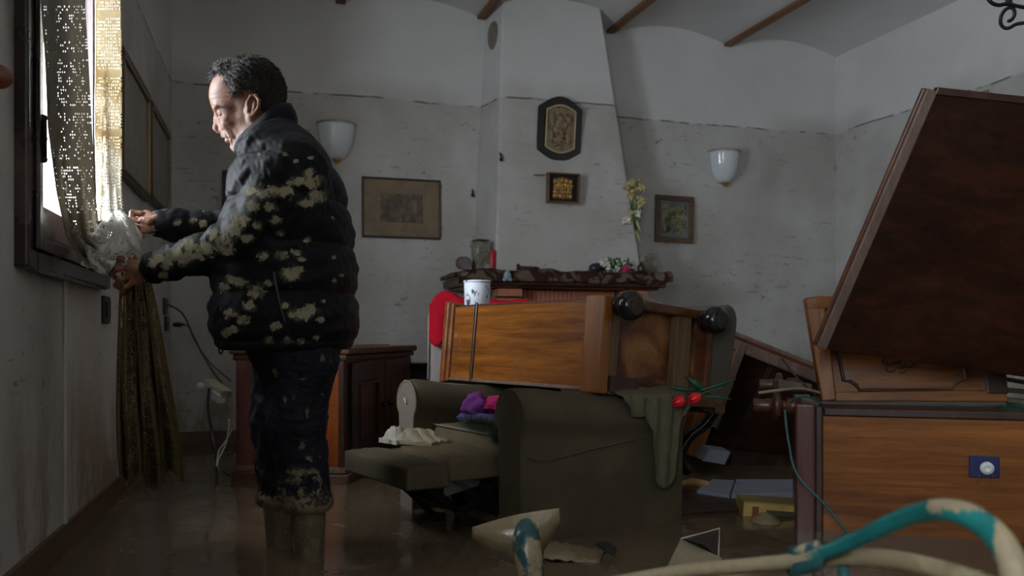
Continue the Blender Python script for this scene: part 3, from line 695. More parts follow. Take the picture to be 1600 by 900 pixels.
MB().box((-.065, -.012, 0), (.065, .012, .155)).build('glass_block', M['jar'], r, .004); MB().box((-.05, -.005, .015), (.05, .005, .14)).build('photo', M['jarfill'], r); MB().box((-.07, -.02, -.004), (.07, .02, .008)).build('foot', M['frame_dk'], r, .003)
# ================================================================== SIDEBOARD BEHIND THE MAN
ang = math.radians(-26.7); T = Matrix.Translation((.016, 4.58, 0)) @ Matrix.Rotation(ang, 4, 'Z')   # x: width of the end face, y: along its length
sb = thing('sideboard', 'dark wooden sideboard with panelled doors standing behind the man', 'sideboard', T)
W_, L_, H_ = .555, 1.15, .74
MB().box((.0, .0, .20), (W_, L_, H_)).build('body', M['plum'], sb, .006)
MB().box((.15, -.006, .20), (W_-.02, .02, H_-.02)).build('end_panel', wood('orange_end_wood', srgb(176, 92, 36), srgb(128, 62, 24), 2, .3, .1), sb, .004)
for x, w_e in ((0, .17), (W_-.03, .03)): MB().box((x, -.014, .18), (x+w_e, .02, H_)).build('end_stile', M['plum'] if x == 0 else M['wood_dk'], sb, .005)
MB().box((-.03, -.035, H_), (W_+.035, L_+.03, H_+.035)).build('top', M['wood_br'], sb, .01)
MB().box((-.015, -.02, H_-.03), (W_+.018, L_+.015, H_)).build('top_moulding', M['wood_dk'], sb, .008)
MB().box((-.02, -.028, .09), (W_+.025, L_+.02, .165)).build('plinth', M['wood_brz'], sb, .008); MB().box((-.008, -.016, .165), (W_+.012, L_+.01, .20)).build('plinth_moulding', M['wood_edge'], sb, .008)
for (x, y) in ((.05, .04), (W_-.05, .04), (.05, L_-.05), (W_-.05, L_-.05)):
    MB().lathe([(.03, 0), (.045, .02), (.05, .05), (.04, .09)], 16, Matrix.Translation((x, y, 0))).build('foot', M['wood_dk'], sb, smooth=True)
for k in range(2):
    y0 = .06+k*.53; d = MB()
    for (a0, a1, z0, z1) in ((y0, y0+.09, .21, .70), (y0+.41, y0+.50, .21, .70), (y0+.09, y0+.41, .21, .30), (y0+.09, y0+.41, .60, .70)): d.box((W_, a0, z0), (W_+.022, a1, z1))
    door = d.build('door', M['wood_dk'], sb, .005); MB().box((W_, y0+.09, .30), (W_+.008, y0+.41, .60)).build('door_panel', M['wood_brz'], door)
    d = MB(); 
    for (a0, a1, z0, z1) in ((y0+.09, y0+.41, .585, .60), (y0+.09, y0+.41, .30, .315), (y0+.09, y0+.105, .315, .585), (y0+.395, y0+.41, .315, .585)): d.box((W_, a0, z0), (W_+.028, a1, z1))
    d.build('door_moulding', M['wood_dk'], door, .004); MB().ball((W_+.035, y0+(.05 if k else .45), .46), .014).build('knob', M['black'], door, smooth=True)
# papers / tray on the sideboard
o = MB().box((.18, .1, 0), (.5, .9, .006), T @ Matrix.Translation((0, 0, H_+.036))); tag(o.build('paper_sheet', M['paper']), 'flat muddy sheet lying on top of the dark sideboard', 'paper')
o = MB().lathe([(.03, 0), (.05, .0), (.055, .05), (.05, .055)], 18, T @ Matrix.Translation((.07, .1, H_+.036))); tag(o.build('red_dish', flat('dark_red_glaze', srgb(96, 22, 24), .3), smooth=True), 'dark red dish on the near end of the sideboard, behind the jacket hem', 'dish')
# small dark bin right of the sideboard
p = px(650, 592, 5.5); b = MB().lathe([(.08, -.45), (.10, 0), (.106, .085), (.112, .088), (.11, .1), (.1, .1)], 20, Matrix.Translation(p)); tag(b.build('waste_bin', M['navy'], smooth=True), 'dark plastic bin standing behind the sideboard by the wall', 'bin')
# ------------------------------------------------------------------ power strip and cables
sA = px(318, 592, 4.75); sB = px(362, 622, 4.55); d = (sB-sA); T = frameM((sA+sB)/2, d, Vector((0, 0, 1)).cross(d)*-1, d.cross(Vector((0, 0, 1)).cross(d)))
d = d.normalized(); yv = UP.cross(d).normalized(); T = frameM((sA+sB)/2, d, yv, d.cross(yv))
ps = thing('power_strip', 'beige multi-socket power strip dangling beside the sideboard', 'power strip', T)
MB().box((-.10, -.03, -.022), (.10, .03, .022)).build('housing', M['beigeplastic'], ps, .006)
for k in range(4): MB().lathe([(.017, 0), (.019, .002), (.019, .004), (.015, .004), (.014, .0)], 16, Matrix.Translation((-.07+k*.045, -.03, 0)) @ Matrix.Rotation(PI/2, 4, 'X')).build('outlet', M['white'], ps, smooth=True)
p = px(313, 603, 4.68); tag(MB().ball(p, .02, 14, 10).ball(p+Vector((.03, 0, -.004)), .014, 12, 8, (1.4, 1, 1)).build('round_plug', M['white'], smooth=True), 'round white plug at the end of the power strip', 'plug')
p = px(341, 620, 4.6); T2 = frameM(p, d, yv, d.cross(yv)); b = MB().box((-.04, -.02, -.022), (.04, .02, .022), T2); tag(b.build('charger', M['white'], bevel=.004), 'white charger block hanging under the power strip', 'charger')
s1, z1 = pL(266, 507); p = WL(s1, .02, z1); b = MB().tube([p, p+RT*.05], .014, 10); b.tube([p+RT*.05, p+RT*.07], .008, 8); tag(b.build('black_plug', M['blackplastic'], smooth=True), 'black plug in the lower socket by the room corner', 'plug')
def cable(name, label, pts, r, mat): tag(MB().tube(spl([px(*q) for q in pts], 8), r, 8).build(name, mat, smooth=True), label, 'cable')
cable('cable', 'grey cable from the upper socket down to the power strip', [(262, 476, 5.5), (285, 490, 5.4), (302, 525, 5.2), (318, 556, 5.0), (336, 585, 4.8), (358, 612, 4.6)], .006, flat('grey_cable', srgb(84, 78, 70), .5))
cable('cable', 'thin cable from the lower plug joining the grey cable', [(280, 506, 5.5), (294, 510, 5.4), (304, 532, 5.2), (328, 566, 5.0), (360, 595, 4.65)], .004, bpy.data.materials['grey_cable'])
cable('cable', 'black cable hanging from the power strip into the water', [(327, 606, 4.62), (325, 640, 4.6), (332, 680, 4.55), (338, 720, 4.5), (339, 790, 4.4)], .007, M['blackplastic'])
cable('cable', 'white cable looping beside the foot of the sideboard', [(358, 655, 4.5), (354, 690, 4.5), (340, 722, 4.48), (345, 735, 4.45), (362, 745, 4.4)], .004, M['white'])
cable('cable', 'pale cable curl crossing the black one near the water', [(338, 728, 4.47), (342, 705, 4.5), (352, 690, 4.52), (362, 672, 4.5)], .0035, M['white'])
cable('cable', 'black cable running along the foot of the sideboard', [(339, 724, 4.5), (350, 738, 4.4), (360, 744, 4.35), (364, 750, 4.3)], .006, M['blackplastic'])
# ================================================================== RECLINER
A0 = Vector((.914, 2.92, 0)); bx_ = Vector((.970, .2455, 0)).normalized(); ny_ = Vector((-bx_.y, bx_.x, 0)); CT = frameM(A0, bx_, ny_, UP)
rc = thing('recliner', 'mud-soaked brown recliner armchair with its footrest raised', 'armchair', CT)
def armprof(y0, y1, h, out):
    pts = [(y0+.008, 0.02), (y1-.008, .02)]; c = (y0+y1)/2; w2 = (y1-y0)/2
    R_ = w2+.022; zc = h-R_
    pts += [(y1-.004, zc-.09), (y1, zc-.05)]
    for i in range(17):
        a = -.25+ (PI+.5)*i/16; pts.append((c+R_*math.cos(a), zc+R_*math.sin(a)))
    pts += [(y0, zc-.05), (y0+.004, zc-.09)]
    return pts
for nm, y0, y1, mt in (('armrest', -.06, .085, M['sofa']), ('armrest', .69, .825, M['sofa'])):
    sec = []; xs_ = [0, .012, .03, .1, .2, .3, .45, .6, .70, .725, .735]
    prof = armprof(y0, y1, .65, 1); cy = (y0+y1)/2
    xo = -.045 if y0 > .5 else .0
    for x in xs_:
        sh = .97 if x in (0, .735) else (.99 if x in (.012, .725) else 1); hh = 1-.045*min(1, max(0, (x-.06)/.2)) ; row = []
        for (y, z) in prof: row.append(Vector((x+xo, cy+(y-cy)*sh+.004*math.sin(9*x+z*14), max(.02, z*(hh if z > .3 else 1)*sh+(1-sh)*.3+.003*math.sin(11*x+3*y)))))
        row.append(row[0]); sec.append(row)
    b = MB().grid(sec); k = len(sec[0])-1
    b.add([p for p in sec[0][:-1]], [tuple(range(k))]); b.add([p for p in sec[-1][:-1]], [tuple(range(k))])
    arm = b.build(nm, mt, rc, smooth=False); x_ = arm.modifiers.new('wn', 'BEVEL'); x_.width = .006; x_.segments = 2; x_.limit_method = 'ANGLE'; x_.angle_limit = .7
    arm.data.polygons.foreach_set('use_smooth', [True]*len(arm.data.polygons))
    pr = [Vector((xo-.001, cy+(y-cy)*.99, max(.03, z*.985+.004))) for y, z in prof[1:]+[prof[0]]]
    MB().tube(pr, .005, 6).build('piping', M['sofa_lt'] if y0 > .5 else M['sofa'], arm, smooth=True)
    fpz = [Vector((xo-.004, cy+(y-cy)*.93, max(.03, z*.97+.008))) for y, z in prof]; MB().prism(fpz, (.004, 0, 0)).build('front_panel', M['sofa_lt'] if y0 > .5 else M['sofa'], arm)
# seam on the near side panel
MB().tube(spl([(.02, -.064, .42), (.1, -.065, .405), (.3, -.065, .43), (.55, -.065, .46)], 6), .0025, 6).build('seam', M['slate'], rc)
# torn flap on the far arm front
b = MB().prism([(-.055, .77, .57), (-.06, .755, .575), (-.062, .738, .555), (-.055, .742, .548)], (.004, 0, 0)); b.build('torn_stuffing', M['white'], rc)
MB().box((.10, .08, .06), (.70, .70, .30)).build('base_panel', M['sofa'], rc, .01)
def cushion(name, lo, hi, mat, r=.03, parent=rc, dome=.012, T=None):
    nx_, ny2 = 14, 14; topP = []; botP = []; mb = MB()
    lo = Vector(lo); hi = Vector(hi); top = []; 
    def P_(i, j, z):
        u = i/nx_; v = j/ny2; e = min(u, 1-u, v, 1-v)
        return Vector((lo.x+(hi.x-lo.x)*u, lo.y+(hi.y-lo.y)*v, z))
    t = [[P_(i, j, hi.z-.004+dome*(math.sin(PI*i/nx_)*math.sin(PI*j/ny2))**.6 + .003*math.sin(i*1.7+j*1.1)) for j in range(ny2+1)] for i in range(nx_+1)]
    bo = [[P_(i, j, lo.z) for j in range(ny2+1)] for i in range(nx_+1)]
    mb.grid(t); mb.grid(bo)
    for i in range(nx_):
        mb.add([t[i][0], t[i+1][0], bo[i+1][0], bo[i][0]], [(0, 1, 2, 3)]); mb.add([t[i][-1], t[i+1][-1], bo[i+1][-1], bo[i][-1]], [(0, 1, 2, 3)])
    for j in range(ny2):
        mb.add([t[0][j], t[0][j+1], bo[0][j+1], bo[0][j]], [(0, 1, 2, 3)]); mb.add([t[-1][j], t[-1][j+1], bo[-1][j+1], bo[-1][j]], [(0, 1, 2, 3)])
    if T: mb.v = [tuple(T @ Vector(p)) for p in mb.v]
    o = mb.build(name, mat, parent, bevel=r, seg=4); o.data.polygons.foreach_set('use_smooth', [True]*len(o.data.polygons)); return o
sc_ = cushion('seat_cushion', (.04, .085, .36), (.68, .69, .475), M['sofa_pad'], .025)
MB().tube([(.04, .09, .468), (.04, .685, .468)], .005, 6).build('piping', M['sofa_lt'], sc_, smooth=True)
cushion('footrest_pad', (-.18, .12, .325), (.10, .655, .41), M['sofa_pad'], .014)
cushion('footrest_pad', (-.35, .10, .31), (-.19, .68, .392), M['sofa'], .014)
# scissor mechanism under the footrest
for y in (.2, .56):
    for (a, c) in (((.12, .16), (-.14, .33)), ((-.02, .12), (-.22, .32)), ((.12, .28), (-.1, .2)), ((-.1, .2), (-.24, .33)), ((.1, .1), (.02, .33)), ((-.05, .34), (.15, .2))):
        d_ = Vector((c[0]-a[0], 0, c[1]-a[1])); q = Vector((-d_.z, 0, d_.x)).normalized()*.013
        p0 = Vector((a[0], y, a[1])); p1 = Vector((c[0], y, c[1])); MB().prism([p0-q, p1-q, p1+q, p0+q], (0, .006, 0)).build('mechanism_bar', M['iron'], rc, .002)
for (x, z) in ((-.1, .2), (.02, .28), (.1, .16)): MB().tube([(x, .17, z), (x, .6, z)], .008, 8).build('cross_rod', M['iron'], rc)
MB().prism([(-.16, .2, .26), (-.02, .2, .29), (.0, .2, .325), (-.16, .2, .325)], (0, .004, 0)).build('bracket_plate', M['steel'], rc)
MB().prism([(.02, .14, .12), (.08, .14, .13), (.06, .14, .19), (.03, .14, .19)], (0, .004, 0)).build('bracket_plate', M['steel'], rc)
MB().box((.12, .14, .06), (.16, .63, .2)).build('mechanism_frame', M['iron'], rc)
# reclined backrest
BT = Matrix.Translation((.905, .02, .53)) @ Matrix.Rotation(math.radians(11), 4, 'Y')
b = MB(); pts = [(-.05, 0), (.09, 0), (.11, .2)]
prof = []
hB, tB = .45, .11
prof = [(0, 0), (tB, 0), (tB+.02, hB*.5)]+[(tB*.5+.02+(tB*.5)*math.cos(a), hB-.08+.08*math.sin(a)) for a in np.linspace(0, PI, 9)]+[(-.01, hB*.5)]
b.prism([(x, 0, z) for x, z in prof], (0, .62, 0)); b.v = [tuple(BT @ Vector(p)) for p in b.v]
b.build('backrest', M['slate'], rc, .02, 3)
# rag over the near arm
# draped as a cloth sheet following the panel
P = []
for i in range(31):
    t = i/30; row = []
    for j in range(25):
        s = j/24; x = .40+.33*s; drop = .40*t*(.55+.75*math.exp(-((s-.62)/.30)**2)) if t > 0 else 0
        z = .645-drop if t > .25 else .645-.0-drop*.3; fold = .022*math.sin(s*15+t*2.5)*min(1, t*2.4)
        if t < .25: y = .0-.08*(t/.25); z = .637+.004*math.sin(s*9)-(.02*(t/.25)**2)
        else: y = -.086-abs(fold)*.9-.012*math.sin(s*31+t*7)**2; z = .617-(t-.25)/.75*(.08+.27*math.exp(-((s-.60)/.24)**4)); x += -.05*(t-.25)*(s-.62)*2
        row.append(Vector((x, y, z)))
    P.append(row)
o = MB().grid(P).build('wet_rag', M['rag'], smooth=True, solid=.004, T=CT); tag(o, 'grey-green wet rag draped over the near arm of the recliner', 'cloth')
# paper bag on the footrest
def crumple(name, label, cat, T, w_, l_, h, mat, seed, n=12):
    r_ = np.random.default_rng(seed); P = []
    for i in range(n+1):
        row = []
        for j in range(n+1):
            u = i/n; v = j/n; e = min(1, 4*min(u, 1-u)); f = min(1, 4*min(v, 1-v)); row.append(Vector(((u-.5)*w_+r_.uniform(-1, 1)*w_*.01, (v-.5)*l_+r_.uniform(-1, 1)*l_*.01, h*(.15+.85*e*f*(.6+.4*math.sin(3*u+5*v+seed)))+r_.uniform(0, h*.07)+h*.12*abs(math.sin(9*u-7*v+seed)))))
        P.append(row)
    low = [[Vector((p.x, p.y, 0)) for p in r] for r in P]
    b = MB().grid(P); b.grid(low)
    for i in range(n):
        for (k) in (0, n):
            b.add([P[i][k], P[i+1][k], low[i+1][k], low[i][k]], [(0, 1, 2, 3)]); b.add([P[k][i], P[k][i+1], low[k][i+1], low[k][i]], [(0, 1, 2, 3)])
    return tag(b.build(name, mat, T=T), label, cat)
crumple('paper_bag', 'crumpled muddy paper bag lying on the raised footrest', 'bag', CT @ Matrix.Translation((-.10, .52, .415)) @ Matrix.Rotation(.5, 4, 'Z'), .13, .2, .05, M['paper'], 3)
crumple('paper_scrap', 'pale crumpled paper scrap at the far edge of the footrest', 'paper', CT @ Matrix.Translation((-.17, .60, .412)) @ Matrix.Rotation(.2, 4, 'Z'), .07, .12, .06, M['paperw'], 5)
# woollens on the seat
def lump(name, label, mat, loc, sc, seed, cat='woollen'):
    b = MB(); b.ball((0, 0, 0), 1, 28, 18); r_ = seed
    b.v = [tuple(Vector((x*sc[0], y*sc[1], z*sc[2]))*(1+.13*math.sin(5*x+r_)+.1*math.sin(7*y+3*z+r_)+.06*math.sin(13*z+9*x))) for x, y, z in b.v]
    return tag(b.build(name, mat, smooth=True, T=CT @ Matrix.Translation(loc)), label, cat)
lump('knit_hat', 'purple knitted hat on the recliner seat', M['purple'], (.10, .44, .555), (.05, .055, .05), 1)
lump('knit_scarf', 'bright pink rolled scarf on the recliner seat', M['magenta'], (.16, .36, .56), (.06, .075, .035), 2)
lump('knit_sweater', 'violet folded knit under the purple hat', M['violet'], (.12, .42, .508), (.08, .13, .024), 3)
lump('soft_toy', 'rose-brown woollen bundle at the back of the recliner seat', M['rose'], (.27, .31, .555), (.10, .11, .055), 4)
g_ = thing('garland', 'dark green tinsel garland spilling over the seat edge of the recliner', 'garland', CT @ Matrix.Translation((.055, .30, .487)))
b = MB(); core = spl([(.05, .22, 0), (0, .1, .01), (-.01, 0, .012), (-.01, -.1, .01), (-.03, -.17, -.03), (.03, -.19, .005)], 10); b.tube(core, .006, 6)
for p in core:
    for k in range(60):
        dv = Vector((random.gauss(0, 1), random.gauss(0, 1), random.gauss(0, .55))).normalized()*random.uniform(.03, .065); e = p+dv; e.z = max(e.z, -.004 if e.x > -.03 else -.09); s = dv.cross(UP).normalized()*.0022; b.add([p-s, p+s, e], [(0, 1, 2)])
o = b.build('tinsel', M['fir'], g_); o['kind'] = 'stuff'
# ================================================================== SECOND CHAIR WITH RED CLOTH
c2 = px(748, 600, 4.75); T = frameM(Vector((c2.x, c2.y, 0)), RT, FW, UP)
ac = thing('armchair', 'pale grey upholstered chair back standing behind the toppled cabinet', 'armchair', T)
b = MB(); prof = [(-.26, .2), (.26, .2), (.27, .6), (.265, .93)]+[(.265*math.cos(a) if 0 else .20*math.cos(a)+.065*(1 if math.cos(a) > 0 else -1), .93+.07*math.sin(a)) for a in np.linspace(.15, PI-.15, 9)]+[(-.265, .93), (-.27, .6)]
b.prism([(x, 0, z) for x, z in prof], (0, .12, 0)); bk = b.build('backrest', M['pink_gray'], ac, .03, 4)
MB().tube([(x, .0, z) for x, z in prof[2:]], .006, 6).build('piping', M['piping'], bk, smooth=True)
MB().box((-.26, .05, .2), (.26, .55, .42)).build('seat', M['pink_gray'], ac, .03, 4)
for x in (-.24, .22):
    for y in (.02, .5): MB().tube([(x, y, 0), (x, y, .22)], .022, 10).build('leg', M['wood_dk'], ac)
P = []
for i in range(41):
    s = i/40; x = -.262+.53*s; row = []
    for j in range(25):
        t = j/24; w2 = .012*math.sin(s*22+t*2)*t
        front = .17*math.exp(-((s-.08)/.12)**2)+.07+.03*math.sin(s*9)
        if t < .35: y = .13-.15*(t/.35); z = 1.012+.012*math.sin(PI*t/.35)+.045*math.exp(-((s-.18)/.14)**2)+.006*math.sin(s*14)-.09*max(0, .06-s)*6
        else: y = -.022-.018*abs(math.sin(s*16))*min(1, (t-.3)*3); z = 1.008+.045*math.exp(-((s-.18)/.14)**2)-(t-.35)/.65*front+w2*.4-.09*max(0, .06-s)*6
        row.append(Vector((x, y, z)))
    P.append(row)
o = MB().grid(P).build('red_cloth', M['red'], smooth=True, solid=.006, T=T); tag(o, 'bright red cloth thrown over the pale grey chair back', 'cloth')
# ================================================================== TOPPLED BEDSIDE CABINET ON THE RECLINER
OC = Vector((1.263, 2.958, .630)); Lx = Vector((-.348, 1.052, 0)).normalized(); Wx = Vector((.949, .314, 0)).normalized()
rot = Matrix.Rotation(math.radians(5.5), 3, Lx); Wt = rot @ Wx; Ht = rot @ UP
if Wt.z > 0: rot = Matrix.Rotation(math.radians(-5.5), 3, Lx); Wt = rot @ Wx; Ht = rot @ UP
TC = frameM(OC, Lx, Wt, Ht)   # x: from feet to top of the cabinet, y: width (away), z: up
TC = frameM(OC, Lx, Ht.cross(Lx), Ht)
# Ht x Lx points to -Wx side? keep y towards +Wx
yv = Ht.cross(Lx)
sgn = 1 if yv.dot(Wx) > 0 else -1
tc = thing('bedside_cabinet', 'toppled orange-brown bedside cabinet with bun feet lying across the recliner', 'cabinet', TC)
def Y_(a): return a*sgn
def tb(lo, hi):
    lo = list(lo); hi = list(hi); lo[1] *= sgn; hi[1] *= sgn
    return MB().box(tuple(min(a, c) for a, c in zip(lo, hi)), tuple(max(a, c) for a, c in zip(lo, hi)))
HC, WC, LC = .345, .555, 1.10
tb((.11, .0, .012), (LC-.06, .02, HC-.012)).build('side_panel', M['wood_or'], tc, .004)
tb((.10, WC-.02, 0), (LC-.06, WC, HC)).build('side_panel', M['wood_br'], tc, .004)
tb((.10, 0.02, HC-.02), (LC-.06, WC, HC)).build('back_panel', M['wood_br'], tc, .004)
tb((.10, 0.02, 0), (LC-.06, WC, .018)).build('front_panel', M['wood_raw'], tc, .003)
tb((-.0, -.014, -.008), (.11, .03, HC+.008)).build('plinth_side', wood('honey_wood', srgb(176, 110, 44), srgb(128, 70, 24), 2, .28, .1), tc, .006)
tb((.0, .03, HC-.03), (.11, WC, HC+.006)).build('plinth_back', M['wood_br'], tc, .005)
tb((.0, .03, -.008), (.11, WC+.01, .03)).build('plinth_front', M['wood_raw'], tc, .005)
tb((.0, WC-.02, 0), (.11, WC+.012, HC)).build('plinth_side', M['wood_br'], tc, .005)
tb((.06, .02, .02), (.075, WC-.02, HC-.02)).build('bottom_board', M['ply'], tc)
tb((.01, .03, .02), (.045, .075, HC-.02)).build('batten', M['wood_raw'], tc, .003)
tb((.012, .375, .02), (.05, .455, HC-.02)).build('batten', M['wood_raw'], tc, .003)
tb((-.012, .03, .0), (.04, .17, .06)).build('corner_block', M['wood_dk'], tc, .004)
tb((-.02, .42, -.03), (.05, .62, .02)).build('broken_rail', M['wood_raw'], tc, .005)
for k, (y, z) in enumerate(((.595, .0), (.615, -.035))):
    MB().lathe([(.001, 0), (.017, 0), (.019, .02), (.001, .022)], 14, Matrix.Translation((-.03, Y_(y), z)) @ Matrix.Rotation(PI/2, 4, 'Y')).build('dowel_end', M['wood_raw'], tc)
# mouldings at the cabinet top and the belt line
tb((LC-.06, -.012, -.006), (LC-.035, WC+.012, HC+.006)).build('top_moulding', M['wood_or1'], tc, .006)
tb((LC-.035, -.022, -.014), (LC, WC+.02, HC+.012)).build('top', M['wood_or1'], tc, .008)
tb((LC-.25, -.009, .0), (LC-.232, .0, HC+.004)).build('bead_moulding', M['wood_dk'], tc, .004)
tb((.11, -.006, .0), (LC-.06, .02, .014)).build('edge_strip', M['wood_edge'], tc, .003)
for k, (y, z) in enumerate(((.05, HC-.03), (.50, HC-.035))):
    Tm = Matrix.Translation((0, Y_(y), z)) @ Matrix.Rotation(-PI/2, 4, 'Y')
    ft = MB().lathe([(.028, 0), (.036, .004), (.038, .012), (.028, .022), (.04, .03), (.052, .048), (.056, .066), (.05, .088), (.036, .1), (.03, .1)], 24, Tm).build('bun_foot', M['black'], tc, smooth=True)
    if k == 0: MB().lathe([(.001, .1012), (.029, .1012)], 20, Tm).build('foot_pad', M['wood_raw'], ft)
# paint can on the cabinet
p = TC @ Vector((LC-.125, Y_(.075), HC+.003)); r = thing('paint_can', 'white can spattered with black standing on the toppled cabinet', 'can', Matrix.Translation(p))
MB().lathe([(.056, 0), (.058, .003), (.06, .105), (.056, .108)], 28).build('body', M['can'], r, smooth=True); MB().lathe([(.061, .103), (.0635, .107), (.061, .113), (.054, .112), (.052, .106), (.001, .106)], 28).build('rim', M['can'], r, smooth=True)
MB().tube([(.06+.012*math.sin(a), .02*math.cos(a), .06+.03*math.cos(a)) for a in np.linspace(0, PI, 9)], .002, 6).build('handle', M['steel'], r)
# tulips on the broken rail
tp = px(1075, 622, 3.30); tu = thing('tulip', 'two red artificial tulips with long green leaves lying on the broken rail', 'tulips', frameM(tp, RT, FW, UP))
def W2(u, v, d=0): return Vector(((u-1075)*3.30/FPX, d, -(v-622)*3.30/FPX))
for (u, v, ex, ez) in ((1060, 626, -.022, -.008), (1084, 621, .003, -.014)):
    c = W2(u, v, -.03); ax = Vector((-.9, -.2, -.35)).normalized(); bl = thing('x', '', '') if 0 else None
    for k in range(6):
        an = k*PI/3; T3 = frameM(c, ax.orthogonal(), ax.cross(ax.orthogonal()), ax) @ Matrix.Rotation(an, 4, 'Z')
        b = MB(); G = []
        for i in range(7):
            t = i/6; rr = .021*math.sin(PI*(.12+.8*t))**.8; row = []
            for j in range(5): a = (j-2)*.30*(1-.55*t*t); row.append(T3 @ Vector((rr*math.cos(a), rr*math.sin(a), -.02+.05*t)))
            G.append(row)
        b.grid(G).build('petal', M['tulip'], tu, smooth=True, solid=.0015)
for (a, c_, wd) in (((1150, 592), (1085, 612), .006), ((1092, 610), (1046, 606), .008), ((1100, 612), (1070, 588), .013), ((1143, 624), (1090, 617), .004)):
    b = MB(); leafblade(b, W2(*a, 0), W2(*c_, -.015), wd, bend=.02); b.build('leaf', M['dgreen'], tu, smooth=True, solid=.001)
for (u, v) in ((1060, 626), (1084, 621)): MB().tube(spl([W2(u+4, v-3, -.02), W2(u+18, v-8, 0), W2(1130, 605, .0)], 5), .003, 6).build('stem', M['green'], tu, smooth=True)
# ================================================================== COLLAPSED CABINET BEHIND
D4 = 4.85
T = frameM(px(1100, 520, D4), RT, FW, UP); kx = D4/FPX
def Q(u, v, d=0): return Vector(((u-1100)*kx, d, -(v-520)*kx))
cb = thing('collapsed_cabinet', 'large dark cabinet collapsed sideways under a long sloping top board', 'cabinet', T)
MB().prism([Q(985, 452, .0), Q(1290, 574, .0), Q(1286, 583, .0), Q(981, 461, .0)], (0, .55, 0)).build('top_board', M['wood_edge'], cb, .004)
MB().prism([Q(1010, 476, -.07), Q(1290, 587, -.07), Q(1284, 603, -.07), Q(1004, 492, -.07)], (0, .5, 0)).build('cornice', M['wood_edge'], cb, .008)
MB().prism([Q(1000, 466, -.03), Q(1290, 580, -.03), Q(1287, 588, -.03), Q(997, 474, -.03)], (0, .5, 0)).build('cornice_moulding', M['wood_br'], cb, .004)
MB().prism([Q(1128, 522, -.05), Q(1160, 536, -.05), Q(1090, 716, -.05), Q(1066, 706, -.05)], (0, .10, 0)).build('corner_stile', wood('window_lit_stile_wood', srgb(206, 128, 58), srgb(140, 80, 32), 2, .3, .05), cb, .004)  # stile colour brightened to carry the window light on it
MB().prism([Q(1150, 532, -.075), Q(1163, 537, -.075), Q(1116, 668, -.075), Q(1106, 664, -.075)], (0, .05, 0)).build('stile_bead', M['wood_edge'], cb, .004)
MB().prism([Q(1128, 522, .05), Q(1290, 586, .05), Q(1290, 735, .05), Q(1060, 735, .05)], (0, .04, 0)).build('carcass_panel', M['wood_dk'], cb)
MB().prism([Q(1168, 545, .02), Q(1206, 560, .02), Q(1140, 700, .02), Q(1108, 690, .02)], (0, .03, 0)).build('door', M['wood_dkx'], cb, .005)
MB().prism([Q(1212, 562, .02), Q(1288, 592, .02), Q(1270, 715, .02), Q(1148, 702, .02)], (0, .03, 0)).build('door', M['wood_dkx'], cb, .005)
MB().prism([Q(1128, 522, .06), Q(1066, 706, .06), Q(1060, 735, .06), Q(1050, 735, .06), Q(1120, 516, .06)], (0, .42, 0)).build('side_panel', M['wood_or1'], cb, .004)
# dark rounded chair rail lying below
b = MB().tube(spl([px(1118, 640, 4.3), px(1100, 664, 4.3), px(1076, 684, 4.3), px(1062, 716, 4.3), px(1074, 735, 4.35)], 8), .028, 12); tag(b.build('curved_chair_leg', M['black'], smooth=True), 'glossy black curved wooden leg in the shadow right of the recliner', 'chair leg')
b = MB().prism([px(1098, 720, 4.6), px(1108, 702, 4.6), px(1142, 706, 4.6), px(1132, 726, 4.6)], FW*.2); tag(b.build('grey_sheet', M['bluegray']), 'pale grey sheet wedged under the collapsed cabinet', 'sheet')
# ================================================================== RIGHT-HAND PILE
# cabinet lying on its side, feet to the left
Dc = 3.26; p0 = pz(1242, 826); T = frameM(Vector((p0.x, p0.y, 0)), RT, FW, UP); kc = (p0-Vector((0, 0, CAMZ))).dot(FW)/FPX
RCX = (RT-FW*.30).normalized(); RCY = (FW+RT*.30).normalized(); T = frameM(Vector((p0.x, p0.y, 0)), RCX, RCY, UP)
lc = thing('fallen_cabinet', 'long brown cabinet lying on its side in the water at the right', 'cabinet', T)
def X_(u): return (u-1242)*kc
hz = CAMZ-(636-525)*kc
MB().box((X_(1282), .0, .0), (X_(1880), .55, hz-.012)).build('side_panel', M['wood_or'], lc, .006)
MB().box((X_(1242), -.03, .0), (X_(1272), .53, hz+.015)).build('base_board', M['plum'], lc, .01, 3)
MB().box((X_(1272), -.012, .0), (X_(1283), .52, hz+.005)).build('base_moulding', M['wood_dk'], lc, .005)
MB().box((X_(1284), -.012, hz-.03), (X_(1880), .57, hz)).build('edge_moulding', M['wood_dk'], lc, .006)
MB().box((X_(1590), -.01, 0), (X_(1604), .0, hz-.03)).build('edge_bead', M['wood_dk'], lc, .004)
for k, (v, dy, sc) in enumerate(((601, .36, .9), (634, .10, 1.0))):
    z = CAMZ-(v-525)*(kc+dy/FPX); Tm = Matrix.Translation((X_(1244), dy, z)) @ Matrix.Rotation(-PI/2, 4, 'Y') @ Matrix.Diagonal((sc, sc, sc, 1))
    MB().lathe([(.03, -.02), (.032, .03), (.02, .035), (.022, .05), (.05, .055), (.055, .068), (.05, .08), (.024, .086), (.026, .1), (.022, .12), (.026, .15), (.022, .155)], 20, Tm).build('turned_foot', M['wood_brz'], lc, smooth=True)
pb = Vector((X_(1508), -.001, CAMZ-(718-525)*kc))
MB().box((pb.x-.048, -.008, pb.z-.038), (pb.x+.048, 0, pb.z+.038)).build('blue_plate', M['blue'], lc, .003)
